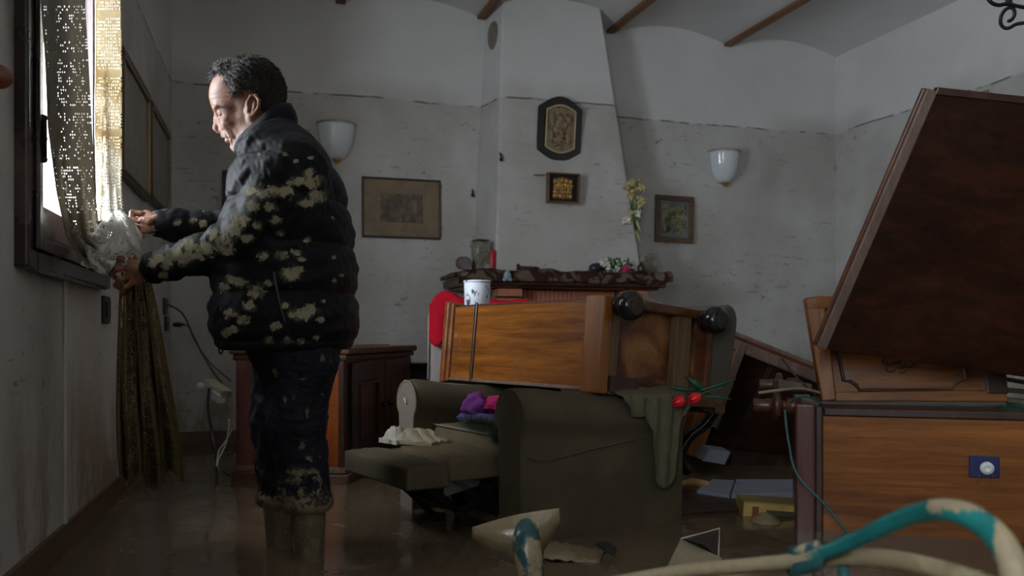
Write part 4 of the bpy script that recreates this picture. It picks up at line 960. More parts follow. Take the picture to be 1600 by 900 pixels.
MB().lathe([(.001, .012), (.008, .012), (.009, .018), (.013, .018), (.015, .014), (.021, .013), (.023, .006), (.019, 0)], 22, Matrix.Translation((pb.x+.007, -.008, pb.z-.003)) @ Matrix.Rotation(PI/2, 4, 'X')).build('white_knob', M['white'], lc, smooth=True)
for dx in (-.016, .026): MB().tube([(pb.x+dx, -.012, pb.z-.02), (pb.x+dx-.004, -.008, pb.z-.065)], .0015, 5).build('loose_wire', M['wood_raw'], lc)
# carved drawer front standing on it
Dd = 3.42; T = frameM(px(1283, 627, Dd), RT-FW*.2, FW+RT*.2, UP) @ Matrix.Rotation(math.radians(-5), 4, 'X'); kd = Dd/FPX
dh = thing('carved_headboard', 'carved orange-brown wooden panel with notched moulding standing on the fallen cabinet', 'wooden panel', T)
def R2(u, v, d=0): return Vector(((u-1283)*kd, d, -(v-627)*kd))
MB().prism([R2(1283, 627, .02), R2(1550, 624, .02), R2(1535, 520, .02), R2(1262, 470, .02)], (0, .02, 0)).build('backing_board', M['wood_or'], dh)
MB().prism([R2(1259, 465, -.03), R2(1288, 462, -.03), R2(1304, 625, -.03), R2(1283, 627, -.03)], (0, .07, 0)).build('stile', M['wood_orz'], dh, .005)
MB().prism([R2(1259, 465, -.032), R2(1420, 456, -.032), R2(1420, 476, -.032), R2(1262, 484, -.032)], (0, .075, 0)).build('top_rail', M['wood_or'], dh, .005)
MB().prism([R2(1303, 612, -.005), R2(1548, 606, -.005), R2(1551, 624, -.005), R2(1304, 627, -.005)], (0, .03, 0)).build('bottom_rail', M['wood_or'], dh, .004)
MB().prism([R2(1518, 500, -.008), R2(1545, 500, -.008), R2(1551, 612, -.008), R2(1522, 612, -.008)], (0, .04, 0)).build('stile', M['wood_dk'], dh, .004)
ed = [(1284, 480), (1281, 496), (1283, 520), (1292, 545), (1297, 612)]
MB().tube(spl([R2(u, v, -.005) for u, v in ed], 6), .008, 8).build('edge_moulding', M['wood_brz'], dh, smooth=True)
ed = [(1310, 548), (1318, 594), (1328, 595), (1337, 601), (1342, 609), (1476, 606), (1478, 598), (1486, 592), (1496, 590), (1490, 560), (1488, 500), (1312, 500), (1310, 548)]
MB().tube([R2(u, v, .016) for u, v in ed], .007, 8).build('panel_moulding', M['wood_dk'], dh, smooth=True)
MB().prism([R2(u, v, .014) for u, v in ed[:-1]], (0, .01, 0)).build('raised_panel', M['wood_or'], dh)
b = MB()
for (u, v, r_, a0, tn) in ((1386, 572, 9, .5, .9), (1404, 574, 8, 2.2, -.9), (1394, 562, 7, 4.0, .8), (1416, 566, 8, 3.4, -.6), (1377, 563, 5, .0, .8)):
    b.tube([R2(u+r_*(1-.6*t)*math.cos(a0+tn*2*PI*t), v+r_*(1-.6*t)*math.sin(a0+tn*2*PI*t), .014) for t in np.linspace(0, 1, 18)], list(np.linspace(.0025, .006, 18)), 6)
b.build('carved_ornament', M['wood_dk'], dh, smooth=True)
# big dark wardrobe panel leaning over the pile
def BP(u, v, d): return px(u, v, d)
Pa, Pb, Pc, Pd = BP(1462, 142, 2.86), BP(1288, 546, 3.12), BP(1720, 606, 3.02), BP(1800, 200, 2.78)
ux = (Pc-Pb).normalized(); uz = (Pa-Pb); uz = (uz-ux*uz.dot(ux)*0).normalized(); nrm = ux.cross(uz).normalized()
if nrm.dot(FW) < 0: nrm = -nrm
wp = thing('wardrobe_panel', 'big dark brown wardrobe panel leaning over the furniture pile at the right', 'wooden panel', Matrix.Translation(Pb))
def rel(p): return p-Pb
MB().prism([rel(Pb), rel(Pb)+ux*1.5, rel(Pb)+ux*1.5+uz*(Pa-Pb).length, rel(Pa)], nrm*.03).build('board', M['wood_dkx'], wp, .003)
e = (Pa-Pb)
sx = (ux-uz*ux.dot(uz)).normalized()
MB().prism([Vector((0, 0, 0))-sx*.028-nrm*.006, sx*.006-nrm*.006, e+sx*.006-nrm*.006, e-sx*.028-nrm*.006], nrm*.018).build('edge_lipping', M['wood_edge'], wp, .004)
MB().prism([Vector((0, 0, 0))-sx*.036+nrm*.012, sx*.006+nrm*.012, e+sx*.006+nrm*.012, e-sx*.036+nrm*.012], nrm*.028).build('edge_strip', M['wood_br'], wp, .004)
MB().prism([e-uz*.012-nrm*.008, e+ux*1.5-uz*.012-nrm*.008, e+ux*1.5+uz*.012-nrm*.008, e+uz*.012-nrm*.008], nrm*.04).build('top_lipping', M['wood_dk'], wp, .003)
p = BP(1518, 151, 2.86); b = MB().tube([p+Vector((-.02, .01, -.01)), p+RT*.055+UP*.018], .006, 8); b.ball(p-RT*.008, .012, 8, 6, (1.3, 1, .9)); tag(b.build('twig', flat('muddy_twig', srgb(124, 116, 92), .7), smooth=True), 'short muddy twig on the top edge of the leaning wardrobe panel', 'twig')
p = BP(1411, 243, 3.1); T3 = frameM(p, RT, FW, UP); tag(MB().box((-.012, 0, -.03), (.03, .03, .03), T3).build('wood_block', M['wood_br'], bevel=.003), 'small brown block behind the left edge of the wardrobe panel', 'wood block')
# slats and leaves heaped to the right under the panel
for i, (a, c_, lab) in enumerate((((1548, 588, 3.5), (1640, 604, 3.4), 'upper loose slat under the right end of the wardrobe panel'), ((1540, 606, 3.5), (1640, 616, 3.35), 'middle loose slat under the right end of the wardrobe panel'), ((1552, 622, 3.4), (1640, 632, 3.3), 'lowest loose slat beside the carved panel at the right edge'))):
    pa, pc = px(*a), px(*c_); d_ = (pc-pa).normalized(); y_ = UP.cross(d_).normalized(); Tm = frameM(pa, d_, y_, d_.cross(y_)); tag(MB().box((0, -.03, -.008), ((pc-pa).length, .03, .008), Tm).build('slat', M['wood_raw'], bevel=.002), lab, 'slat')
b = MB()
for (a, c_) in (((1560, 636), (1600, 650)), ((1572, 630), (1612, 640))): leafblade(b, px(*a, 3.2), px(*c_, 3.1), .008, -FW, .02)
tag(b.build('plastic_leaf', M['dgreen'], smooth=True, solid=.001), 'dark green plastic leaf by the right edge of the fallen cabinet', 'leaf')
# sticks and reeds on top of the fallen cabinet's feet
for (pts, r, mt, nm, lab) in (
    ([(1185, 614, 3.3), (1215, 610, 3.3), (1250, 607, 3.35), (1282, 614, 3.4)], .006, M['paper'], 'reed', 'pale dry reed lying across the feet of the fallen cabinet'),
    ([(1222, 560, 3.5), (1245, 590, 3.45), (1262, 606, 3.4), (1280, 625, 3.35)], .004, M['wood_dk'], 'twig', 'thin dark twig leaning on the feet of the fallen cabinet'),
    ([(1236, 628, 3.25), (1250, 620, 3.2), (1270, 622, 3.25), (1285, 632, 3.3)], .0035, M['wire_g'], 'stalk', 'grey-green stalk bent over the base of the fallen cabinet')):
    tag(MB().tube(spl([px(*q) for q in pts], 6), r, 8).build(nm, mt, smooth=True), lab, 'twig')
pa = px(1213, 600, 3.45); T3 = frameM(pa, (RT*.95-UP*.12), FW, UP); tag(MB().box((0, -.03, -.018), (.13, .05, .018), T3).build('wood_offcut', M['wood_edge'], bevel=.004), 'grey weathered offcut lying beside the turned feet', 'offcut')
tag(MB().tube(spl([px(1226, 640, 3.2), px(1232, 690, 3.18), px(1246, 742, 3.14), px(1290, 790, 3.1), px(1332, 842, 3.06)], 8), .0045, 8).build('green_cord', M['wire_g'], smooth=True), 'green cord hanging down in front of the fallen cabinet', 'cord')
# ================================================================== DEBRIS IN THE WATER
def slab(name, label, cat, us, h, mat, z0=WATER-.02, bev=.006):
    pts = [pz(u, v, z0+.02) for u, v in us]; b = MB().prism([Vector((p.x, p.y, z0)) for p in pts], (0, 0, h)); return tag(b.build(name, mat, bevel=bev), label, cat)
slab('foam_slab', 'blue-grey foam slab floating beside the fallen cabinet', 'foam slab', [(1142, 784), (1262, 782), (1250, 760), (1150, 760)], .055, M['bluegray'])
slab('foam_slab', 'smaller blue-grey foam slab floating nearer the recliner', 'foam slab', [(1088, 776), (1140, 784), (1148, 760), (1112, 758)], .05, M['bluegray'])
q = pz(1160, 806); q2 = pz(1262, 806); T3 = frameM(Vector((q.x, q.y, .09)), (q2-q), FW, UP) @ Matrix.Rotation(-.08, 4, 'Z') @ Matrix.Rotation(.06, 4, 'Y')
bkx = thing('gilt_box', 'gold cardboard box soaked and stained, floating by the fallen cabinet', 'box', T3)
MB().box((0, 0, 0), (.25, .17, .085)).build('carton', M['gilt'], bkx, .004); MB().box((.035, -.0015, .02), (.06, 0, .07)).build('red_label', flat('rust_label', srgb(116, 58, 34), .6), bkx); MB().box((.0, -.002, .082), (.25, .17, .088)).build('lid', flat('tan_card', srgb(150, 124, 74), .6), bkx, .003)
MB().box((.09, -.0012, .012), (.24, 0, .06)).build('mould_patch', flat('olive_mould', srgb(66, 60, 30), .7, 0, .5, 60), bkx)
b = MB().tube(spl([pz(1056, 768)+UP*.03, pz(1080, 765)+UP*.035, pz(1108, 768)+UP*.03], 5), [.012]*5+[.018]*5+[.01], 8); tag(b.build('split_stick', flat('split_wood', srgb(176, 140, 86), .6), smooth=True), 'pale split stick floating right behind the recliner', 'stick')
slab('sunken_board', 'dark sunken board just breaking the water right of the recliner', 'board', [(1055, 806), (1155, 800), (1150, 772), (1055, 774)], .035, M['wood_dk'])
b = MB(); c = pz(1196, 815); b.lathe([(.09, WATER-.03), (.05, WATER+.012), (.022, WATER+.03), (.001, WATER+.036)], 14, Matrix.Translation((c.x, c.y, 0))); tag(b.build('mud_lump', M['mudskin'], smooth=True), 'little cone of wet mud rising from the water by the gold box', 'mud')
# folded dark/tan sheet
a = pz(1042, 880); c = pz(1126, 876); 
b = MB(); apex = px(1064, 842, 2.78); apex2 = px(1124, 826, 2.86); low2 = px(1122, 872, 2.8); lowc = px(1078, 880, 2.66)
fs = thing('folded_sheet', 'stiff dark sheet folded like a tent, poking out of the water', 'sheet', Matrix.Translation(a))
MB().prism([apex-a, apex2-a, low2-a, px(1100, 850, 2.72)-a], FW*.006).build('dark_fold', flat('slate_sheet', srgb(58, 54, 52), .35), fs)
MB().prism([apex-a, px(1128, 872, 2.74)-a, px(1120, 900, 2.66)-a, px(1036, 900, 2.62)-a], FW*.006).build('tan_fold', M['paper'], fs)
MB().tube([apex-a, apex2-a, low2-a], .0035, 6).build('folded_rim', M['piping'], fs)
# mud-coated package and dark flap beside it
P = []
for i in range(13):
    row = []
    for j in range(9):
        u = i/12; v = j/8; p = pz(848+88*u+(14*v), 880-26*v, WATER); row.append(Vector((p.x, p.y, WATER-.012+.055*math.sin(PI*min(1, .15+.8*v))*(.7+.3*math.cos(3*u))+.004*math.sin(i*2.3+j))))
    P.append(row)
tag(MB().grid(P).build('soaked_bag', M['mudskin'], smooth=True, solid=.006), 'glistening mud-coated bag floating in front of the recliner', 'bag')
b = MB().prism([px(930, 852, 2.78), px(948, 850, 2.82), px(964, 860, 2.82), px(960, 870, 2.76), px(945, 862, 2.74)], UP*.01); tag(b.build('black_flap', M['blackplastic'], bevel=.003), 'small black plastic flap beside the soaked bag', 'plastic flap')
# muddy triangular blade on a teal tube
T3 = frameM(px(820, 850, 2.25), RT, FW, UP); kt = 2.25/FPX
def V2(u, v, d=0): return Vector(((u-820)*kt, d, -(v-850)*kt))
tf = thing('upended_stool', 'mud-coated triangular seat on a thick teal tube, upended before the recliner', 'stool', T3)
G = []
for i in range(15):
    t = i/14; top = Vector(V2(738+136*t, 828-30*t+7*math.sin(PI*t)*-.6)); row = []
    bl = 12+70*math.sin(PI*min(1, t*.72+.05))**1.2 if t < .72 else 82-(t-.72)/.28*52
    for j in range(9):
        s = j/8; row.append(top+Vector((0, -.05*math.sin(PI*s)*math.sin(PI*(.1+.8*t))+.06*s, -bl*kt*s)))
    G.append(row)
MB().grid(G).build('seat_shell', M['mudskin'], tf, smooth=True, solid=.014, bevel=.004)
MB().tube([r[0] for r in G], .007, 8).build('rim', M['mudskin'], tf, smooth=True)
MB().tube(spl([V2(824, 822, .02), V2(822, 838, -.03), V2(826, 870, -.05), V2(830, 915, -.05), V2(832, 1000, -.03)], 8), [.02]*2+[.033]*6+[.036]*10+[.034]*15, 16).build('post', M['teal2'], tf, smooth=True)
# foreground curved tubes
ft = thing('garden_chair', 'out-of-focus chair frame of teal tube caked with mud in the foreground', 'chair', Matrix.Translation(px(1300, 900, 1.1)))
o0 = px(1300, 900, 1.1)
def fpt(l): return spl([px(*q)-o0 for q in l], 10)
ut = MB().tube(fpt([(930, 915, 1.5), (1060, 893, 1.42), (1180, 882, 1.32), (1260, 872, 1.24), (1340, 842, 1.16), (1420, 806, 1.08), (1490, 798, 1.0), (1545, 826, .96), (1578, 872, .93), (1590, 930, .92)]), [.0105]*35+list(np.linspace(.0105, .0145, 35))+[.0145]*21, 16).build('upper_tube', mudded('muddy_teal_tube', srgb(24, 96, 92), srgb(150, 134, 104), .25), ft, smooth=True)
at = ut.data.attributes.new('mud', 'FLOAT', 'POINT')
for i_, v_ in enumerate(ut.data.vertices):
    p_ = v_.co+o0-Vector((0, 0, CAMZ)); d_ = p_.dot(FW); u_ = 800+FPX*p_.dot(RT)/d_; vv_ = 525-FPX*p_.z/d_
    at.data[i_].value = max(min(1, (1300-u_)/60), min(1, (u_-1545)/20), .9 if 1450 < u_ < 1540 and vv_ < 800 else 0, .12)
MB().tube(fpt([(1040, 915, 1.46), (1180, 888, 1.34), (1290, 872, 1.24), (1380, 872, 1.16), (1470, 890, 1.08), (1560, 920, 1.0)]), .0125, 16).build('lower_tube', M['mudskin'], ft, smooth=True)
b = MB().lathe([(.018, -.03), (.021, -.026), (.021, .026), (.018, .03)], 16, frameM(px(1255, 873, 1.245)-o0, UP.cross(RT), UP, (px(1300, 858, 1.2)-px(1230, 876, 1.27)))); b.build('clamp', M['teal2'], ft, smooth=True)
MB().tube([px(1318, 885, 1.2)-o0, px(1322, 960, 1.2)-o0], .008, 8).build('stub', M['teal2'], ft, smooth=True)
# ================================================================== CHANDELIER (only a scroll dips into the frame)
cc = px(1668, -12, 3.0); ch = thing('chandelier', 'wrought-iron chandelier with curled arms hanging at the top right corner', 'chandelier', Matrix.Translation(cc))
MB().tube([(0, 0, .05), (0, 0, ZC-cc.z)], .006, 8).build('chain', M['iron'], ch)
MB().lathe([(.001, -.12), (.02, -.11), (.03, -.06), (.015, -.02), (.03, .03), (.012, .08)], 16).build('hub', M['iron'], ch, smooth=True)
def scroll(c, r, turns, a0, sg=1):
    return [Vector((c[0]+r*(1-.62*t)*math.cos(a0+sg*turns*2*PI*t), 0, c[1]+r*(1-.62*t)*math.sin(a0+sg*turns*2*PI*t))) for t in np.linspace(0, 1, 40)]
for k in range(5):
    Tk = frameM((0, 0, 0), -RT, -FW, UP) @ Matrix.Rotation(2*PI*k/5, 4, 'Z')
    pts = spl([(.02, 0, .02), (.10, 0, -.05), (.2, 0, -.04)], 8)+scroll((.235, -.0), .045, 1.1, PI*1.35)
    arm = MB().tube([Tk @ p for p in pts], .0065, 8).build('arm', M['iron'], ch, smooth=True)
    MB().tube([Tk @ p for p in scroll((.12, .0), .034, 1.1, PI*1.5, -1)], .0055, 8).build('scroll', M['iron'], arm, smooth=True)
    MB().lathe([(.03, .07), (.012, .06), (.01, .05), (.014, .045)], 14, Tk @ Matrix.Translation((.235, 0, 0))).build('candle_cup', M['iron'], arm, smooth=True)
    MB().tube([Tk @ Vector((.235, 0, .06)), Tk @ Vector((.235, 0, .14))], .012, 10).build('candle_sleeve', M['petal'], arm, smooth=True)
p = cc+Vector((0, 0, -.12)); b = MB(); 
MB().ball((0, 0, -.14), .022, 12, 8).build('drop', M['iron'], ch, smooth=True)
# ================================================================== THE MAN
DP = 2.93; B0 = px(455, 525, DP); PT = frameM(Vector((B0.x, B0.y, 0)), RT, FW, UP); X0 = (455-800)/FPX*DP
def q(u, v, y=0.0): return np.array([(u-800)/FPX*(DP+y)-X0, y, CAMZ-(v-525)/FPX*(DP+y)])
pxm = DP/FPX
def axis(segs):
    out = []
    for a, b_, st in segs: out += list(np.arange(a, b_-1e-9, st))
    return np.array(out+[segs[-1][1]])
S = SDF(axis([(-.62, -.415, .0024), (-.415, -.29, .005), (-.29, .0, .0022), (.0, .26, .008)]), axis([(-.30, -.09, .006), (-.09, .17, .0026), (.17, .32, .007)]), axis([(.0, .94, .012), (.94, 1.29, .0024), (1.29, 1.42, .003), (1.42, 1.79, .0022)]))
E = lambda u, v, y, ru, ry, rv, k=4, mode='u', ang=0: S.ell(q(u, v, y*pxm), (ru*pxm, ry*pxm, rv*pxm), k*pxm, mode, ang)
# --- head (sizes in frame pixels)
E(389, 146, 0, 53, 36, 52, 4)
E(361, 150, 0, 33, 31, 40, 10)
E(367, 184, 0, 27, 27, 42, 9, ang=.14)
E(384, 200, 0, 22, 26, 26, 8, ang=.3)
E(370, 229, 0, 10, 12, 10, 6)
E(366, 214, 0, 15, 17, 16, 6, ang=.3)
for s in (-1, 1): S.cap(q(374, 231, s*9*pxm), q(402, 194, s*26*pxm), 8*pxm, 9*pxm, 6*pxm)
for s in (-1, 1):
    E(341, 169, s*14, 8, 12, 4.6, 5)          # brow
    E(357, 191, s*20, 11, 8, 9, 7)            # cheek
    E(340, 179.5, s*20, 9, 8, 6.5, 3, 'd')    # socket
    E(349, 180.5, s*15, 7.6, 7.6, 7, 1.5)     # eye
    E(348.5, 175.8, s*16, 9.2, 9, 3.6, 1.5)   # upper lid
    E(349, 186, s*16, 8.6, 8.6, 2.6, 2)       # lower lid
    E(347, 203, s*7, 5.5, 3.6, 4.4, 2.5)      # nostril wing
S.cap(q(341, 173), q(339, 197), 4.2*pxm, 5.8*pxm, 4*pxm); E(340, 186, 0, 5.5, 5, 7, 4); E(339.5, 200, 0, 6.8, 6.8, 6, 3); E(344, 206, 0, 6, 3.5, 3, 3)
E(351, 212.5, 0, 5.5, 9, 4.2, 3); E(354.5, 214, 0, 4.5, 10, 2.4, 2); E(357, 220, 0, 4.6, 9, 3, 2); E(360, 226, 0, 5, 9, 2.5, 4, 'd')
# ears
for s in (-1, 1):
    E(396, 165, s*33, 9, 3.4, 16, 3, ang=-.1); E(393, 170, s*38, 4, 4, 6, 2, 'd')
    hx = [(387, 171, 33), (387, 159, 36), (392, 150, 38), (400, 149, 39), (405, 157, 40), (404, 168, 39), (398, 178, 37), (393, 184, 35)]
    for i in range(7): S.cap(q(hx[i][0], hx[i][1], s*hx[i][2]*pxm), q(hx[i+1][0], hx[i+1][1], s*hx[i+1][2]*pxm), 2.5*pxm, 2.5*pxm, 1.5*pxm)
    E(393, 183, s*35, 4.5, 3, 5, 2); S.cap(q(398, 160, s*37*pxm), q(396, 174, s*37*pxm), 1.8*pxm, 1.8*pxm, 2*pxm); E(388, 171, s*36, 2.5, 2.5, 4, 1.5)
# neck and trunk (under the clothes)
S.cap(q(398, 190), q(428, 255), 31*pxm, 36*pxm, .03)
S.cap(q(440, 270), q(450, 480), .13, .15, .05)
for s in (-1, 1):
    ub = 437 if s > 0 else 481; S.cap(q(455, 500, s*.09), q(ub, 640, s*.09), .085, .06, .04); S.cap(q(ub, 640, s*.09), q(ub, 835, s*.095), .055, .035, .03)
# arms
S.cap(q(460, 255, -.18), q(392, 368, -.20), .055, .045, .03); S.cap(q(392, 368, -.20), q(240, 418, -.09), .042, .029, .02)
S.cap(q(450, 260, .18), q(385, 372, .22), .055, .045, .03); S.cap(q(385, 372, .22), q(250, 350, .05), .042, .029, .02)
# near hand: back of the hand to the camera, fingers closed round the cloth
def finger(pts, r0, r1, k=.004):
    for i in range(len(pts)-1):
        t0 = i/(len(pts)-1); t1 = (i+1)/(len(pts)-1); S.cap(pts[i], pts[i+1], r0+(r1-r0)*t0, r0+(r1-r0)*t1, k)
yn = -.085
S.cap(q(240, 418, yn), q(222, 424, yn), .028, .026, .014); E(214, 424, yn/pxm, 17, 9, 19, 8, ang=.25)
F = [((203, 408), (187, 404), (178, 410), (184, 416)), ((200, 419), (182, 420), (174, 429), (181, 434)), ((202, 431), (187, 436), (181, 446), (187, 450)), ((208, 441), (197, 449), (192, 458), (197, 460))]
for i, (a, b_, c, d) in enumerate(F):
    finger([q(*a, yn), q(*b_, yn-.016), q(*c, yn+.006), q(*d, yn+.03)], .0105-.0006*i, .0082, .003); S.ell(q(*a, yn-.006), (.0115, .011, .0115), .006)
finger([q(224, 410, yn+.02), q(206, 402, yn+.035), q(192, 404, yn+.045)], .0125, .0095, .008)
# far hand: fist seen from the thumb side
yf = .045
S.cap(q(256, 350, yf), q(240, 350, yf), .027, .026, .014); E(229, 347, yf/pxm, 16, 10, 19, 8)
F = [((221, 334), (207, 332), (205, 342), (216, 346)), ((220, 343), (205, 343), (204, 353), (214, 356)), ((221, 352), (208, 354), (208, 362), (217, 364)), ((225, 359), (214, 363), (216, 369), (223, 369))]
for i, (a, b_, c, d) in enumerate(F):
    yy = yf-.015+.012*i; finger([q(*a, yy), q(*b_, yy-.004), q(*c, yy-.014), q(*d, yy-.016)], .0105-.0005*i, .0085, .003)
finger([q(246, 340, yf-.022), q(233, 346, yf-.036), q(222, 343, yf-.036)], .0135, .0105, .006); S.ell(q(226, 341.5, yf-.0475), (.006, .002, .0045), .002)
V, F_ = S.mesh()
mu = 800+(V[:, 0]+X0)/(DP+V[:, 1])*FPX; mv = 525-(V[:, 2]-CAMZ)/(DP+V[:, 1])*FPX
def seg_dist(pts):
    dm = np.full(len(V), 1e3)
    for (a0, a1), (b0, b1) in zip(pts[:-1], pts[1:]):
        dx, dy = b0-a0, b1-a1; h_ = np.clip(((mu-a0)*dx+(mv-a1)*dy)/(dx*dx+dy*dy), 0, 1); dm = np.minimum(dm, np.hypot(mu-a0-dx*h_, mv-a1-dy*h_))
    return dm
hd = V[:, 2] > 1.42; inw = q(385, 178)-V; inw[:, 2] *= .6; inw /= np.linalg.norm(inw, axis=1)[:, None]+1e-9
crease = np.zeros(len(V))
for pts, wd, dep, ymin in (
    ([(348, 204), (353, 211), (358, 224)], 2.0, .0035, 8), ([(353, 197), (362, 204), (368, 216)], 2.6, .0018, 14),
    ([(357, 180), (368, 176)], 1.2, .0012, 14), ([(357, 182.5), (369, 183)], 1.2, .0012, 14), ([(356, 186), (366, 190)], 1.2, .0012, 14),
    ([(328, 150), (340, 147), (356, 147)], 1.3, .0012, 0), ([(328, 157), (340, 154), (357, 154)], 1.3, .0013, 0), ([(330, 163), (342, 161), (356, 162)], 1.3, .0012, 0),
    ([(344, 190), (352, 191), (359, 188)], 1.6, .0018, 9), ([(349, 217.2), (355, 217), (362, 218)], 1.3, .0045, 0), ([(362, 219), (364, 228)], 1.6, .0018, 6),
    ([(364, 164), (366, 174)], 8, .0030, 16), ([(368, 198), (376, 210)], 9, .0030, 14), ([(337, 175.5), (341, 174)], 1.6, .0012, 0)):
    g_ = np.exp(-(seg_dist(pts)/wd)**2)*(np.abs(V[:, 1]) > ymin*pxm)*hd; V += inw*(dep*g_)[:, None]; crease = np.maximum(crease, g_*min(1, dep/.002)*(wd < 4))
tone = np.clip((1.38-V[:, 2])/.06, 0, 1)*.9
# greying stubble along jaw; tone painted as shading there, in creases and round eyes
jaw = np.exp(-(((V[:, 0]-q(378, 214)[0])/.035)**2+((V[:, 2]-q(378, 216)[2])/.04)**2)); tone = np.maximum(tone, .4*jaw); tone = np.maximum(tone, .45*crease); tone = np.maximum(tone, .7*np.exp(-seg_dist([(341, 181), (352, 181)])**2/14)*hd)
VB = V.copy(); mub = mu; mvb = mv
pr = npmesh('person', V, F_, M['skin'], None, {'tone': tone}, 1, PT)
tag(pr, 'man in a mud-splashed black puffer jacket gathering a lace curtain at the window', 'person')
# eyes + brows
b = MB()
for s_e in (-1, 1): b.ball(tuple(q(348.6, 180.9, s_e*15.2*pxm)), 1, 16, 12, (7.9*pxm, 7.9*pxm, 3.2*pxm))
b.build('eyes', flat('dark_eye', srgb(52, 38, 34), .12), pr, smooth=True)
b = MB(); bm_ = np.where((np.abs(mvb-(169.5-2.2*np.sin((mub-334)/24*PI))) < 2.3) & (mub > 334) & (mub < 361) & (VB[:, 2] > 1.4) & (np.abs(VB[:, 1]) > 5*pxm) & (np.abs(VB[:, 1]) < 30*pxm))[0]
for i_ in rng.choice(bm_, min(len(bm_), 260)):
    a = VB[i_]; sy = 1 if a[1] > 0 else -1; o_ = a-q(385, 175); o_ /= np.linalg.norm(o_); e_ = a+np.array([.006+rng.normal(0, .0015), sy*.003, rng.normal(.0005, .0015)])+o_*.003
    b.tube([a-o_*.001, e_], [.00045, .0002], 3, False)
o = b.build('eyebrows', M['lash'], pr); o['kind'] = 'stuff'
# hair
S = SDF(np.arange(-.31, .02, .0026), np.arange(-.11, .11, .003), np.arange(1.50, 1.79, .0026))
def hn(X, Y, Z): return .0045*wn(X, Y, Z, 190, 3)+.003*wn(X, Y, Z, 380, 5)
c = q(389, 146); 
def hair_f(X, Y, Z):
    cc_ = q(391, 144); r = np.array([54.5*pxm, 39*pxm, 55*pxm]); k0 = np.sqrt(((X-cc_[0])/r[0])**2+((Y-cc_[1])/r[1])**2+((Z-cc_[2])/r[2])**2)
    return (k0-1)*.08+hn(X, Y, Z)
S.op(hair_f, (-.33, -.11, 1.48), (.03, .11, 1.8), .004)
S.ell(q(352, 116), (20*pxm, 26*pxm, 17*pxm), .012); S.ell(q(420, 166), (22*pxm, 30*pxm, 26*pxm), .012)
# clear the face below the hairline
def face_cut(X, Y, Z):
    # half-space in profile: forehead/temple/cheek side of the hairline polyline
    pts = [q(300, 120), q(347, 117), q(362, 138), q(370, 164), q(384, 150), q(394, 146), q(408, 152), q(412, 178), q(426, 184), q(450, 184)]
    zl = np.interp(X, [p[0] for p in pts], [p[2] for p in pts]); return (Z-zl)*.75+.006*wn(X, Y, Z, 120, 9)
S.op(face_cut, (-.33, -.11, 1.48), (.03, .11, 1.8), .004, 'd')
V, F_ = S.mesh(); tone = np.clip(np.exp(-(((V[:, 0]-q(366, 150)[0])/.03)**2+((V[:, 2]-q(366, 148)[2])/.035)**2))*1.3+np.clip((q(352, 0)[0]-V[:, 0])/.03, 0, .6)+.12, 0, 1)
hair = npmesh('hair', V, F_, M['hair'], pr, {'tone': tone}, 1)
b = MB(); cen = q(391, 144); sel = rng.choice(len(V), 3600)
for i_ in sel:
    p_ = V[i_]; nn = (p_-cen)/np.array([54, 39, 55])**2; nn /= np.linalg.norm(nn)
    if nn[2] < -.75: continue
    fl_ = np.array([.75, nn[1]*1.1, -.75 if p_[0] > cen[0]-.03 else (-.15 if abs(nn[1]) < .6 else -.6)])+rng.normal(0, .35, 3)
    fl_ -= nn*fl_.dot(nn); fl_ /= np.linalg.norm(fl_)+1e-6; L = rng.uniform(.012, .028); lift = rng.uniform(.0, .25)+(.45 if rng.random() < .06 else 0)
    e1 = p_+fl_*L*.55+nn*(.0015+lift*L*.4); e2 = p_+fl_*L+nn*(lift*L*.6-.001)
    b.tube([p_-nn*.001, e1, e2], [.0011, .0009, .0003], 3, False)
for i in range(70):   # thin tuft over the forehead
    base = q(random.uniform(330, 356), random.uniform(106, 122), random.uniform(-22, 22)*pxm); d = np.array([-.9, random.uniform(-.4, .4), random.uniform(-.9, .1)]); d /= np.linalg.norm(d); L = random.uniform(.012, .028)
    b.tube([base, base+d*L*.6, base+d*L+np.array([0, 0, -.008])], [.001, .0008, .0003], 3, False)
o = b.build('loose_strands', M['strand'], hair); o['kind'] = 'stuff'
# --- jacket
S = SDF(np.arange(-.56, .26, .005), np.arange(-.36, .36, .005), np.arange(.74, 1.62, .0045))
rows = [(196, 424, 466, .085), (207, 408, 478, .12), (222, 396, 492, .165), (240, 385, 506, .20), (262, 377, 519, .222), (290, 371, 531, .232), (325, 364, 539, .236), (360, 356, 545, .24), (395, 349, 549, .243), (460, 341, 552, .246), (515, 341, 553, .246), (536, 346, 550, .238), (546, 352, 544, .225)]
zr = np.array([q(0, r[0])[2] for r in rows][::-1]); xf = np.array([q(r[1], r[0])[0] for r in rows][::-1]); xb = np.array([q(r[2], r[0])[0] for r in rows][::-1]); hw = np.array([r[3] for r in rows][::-1])
seams = sorted([q(0, v)[2] for v in (548, 533, 461, 387, 320, 258, 190)])
def puff(Z, ss=seams, amp=.014):
    t = np.zeros_like(Z)
    for a, b_ in zip(ss[:-1], ss[1:]):
        m = (Z >= a) & (Z < b_); u = (Z-a)/(b_-a); t = np.where(m, np.clip(1-np.abs(2*u-1)**3.2, 0, 1)*amp*min(1, (b_-a)/.10), t)
    return t
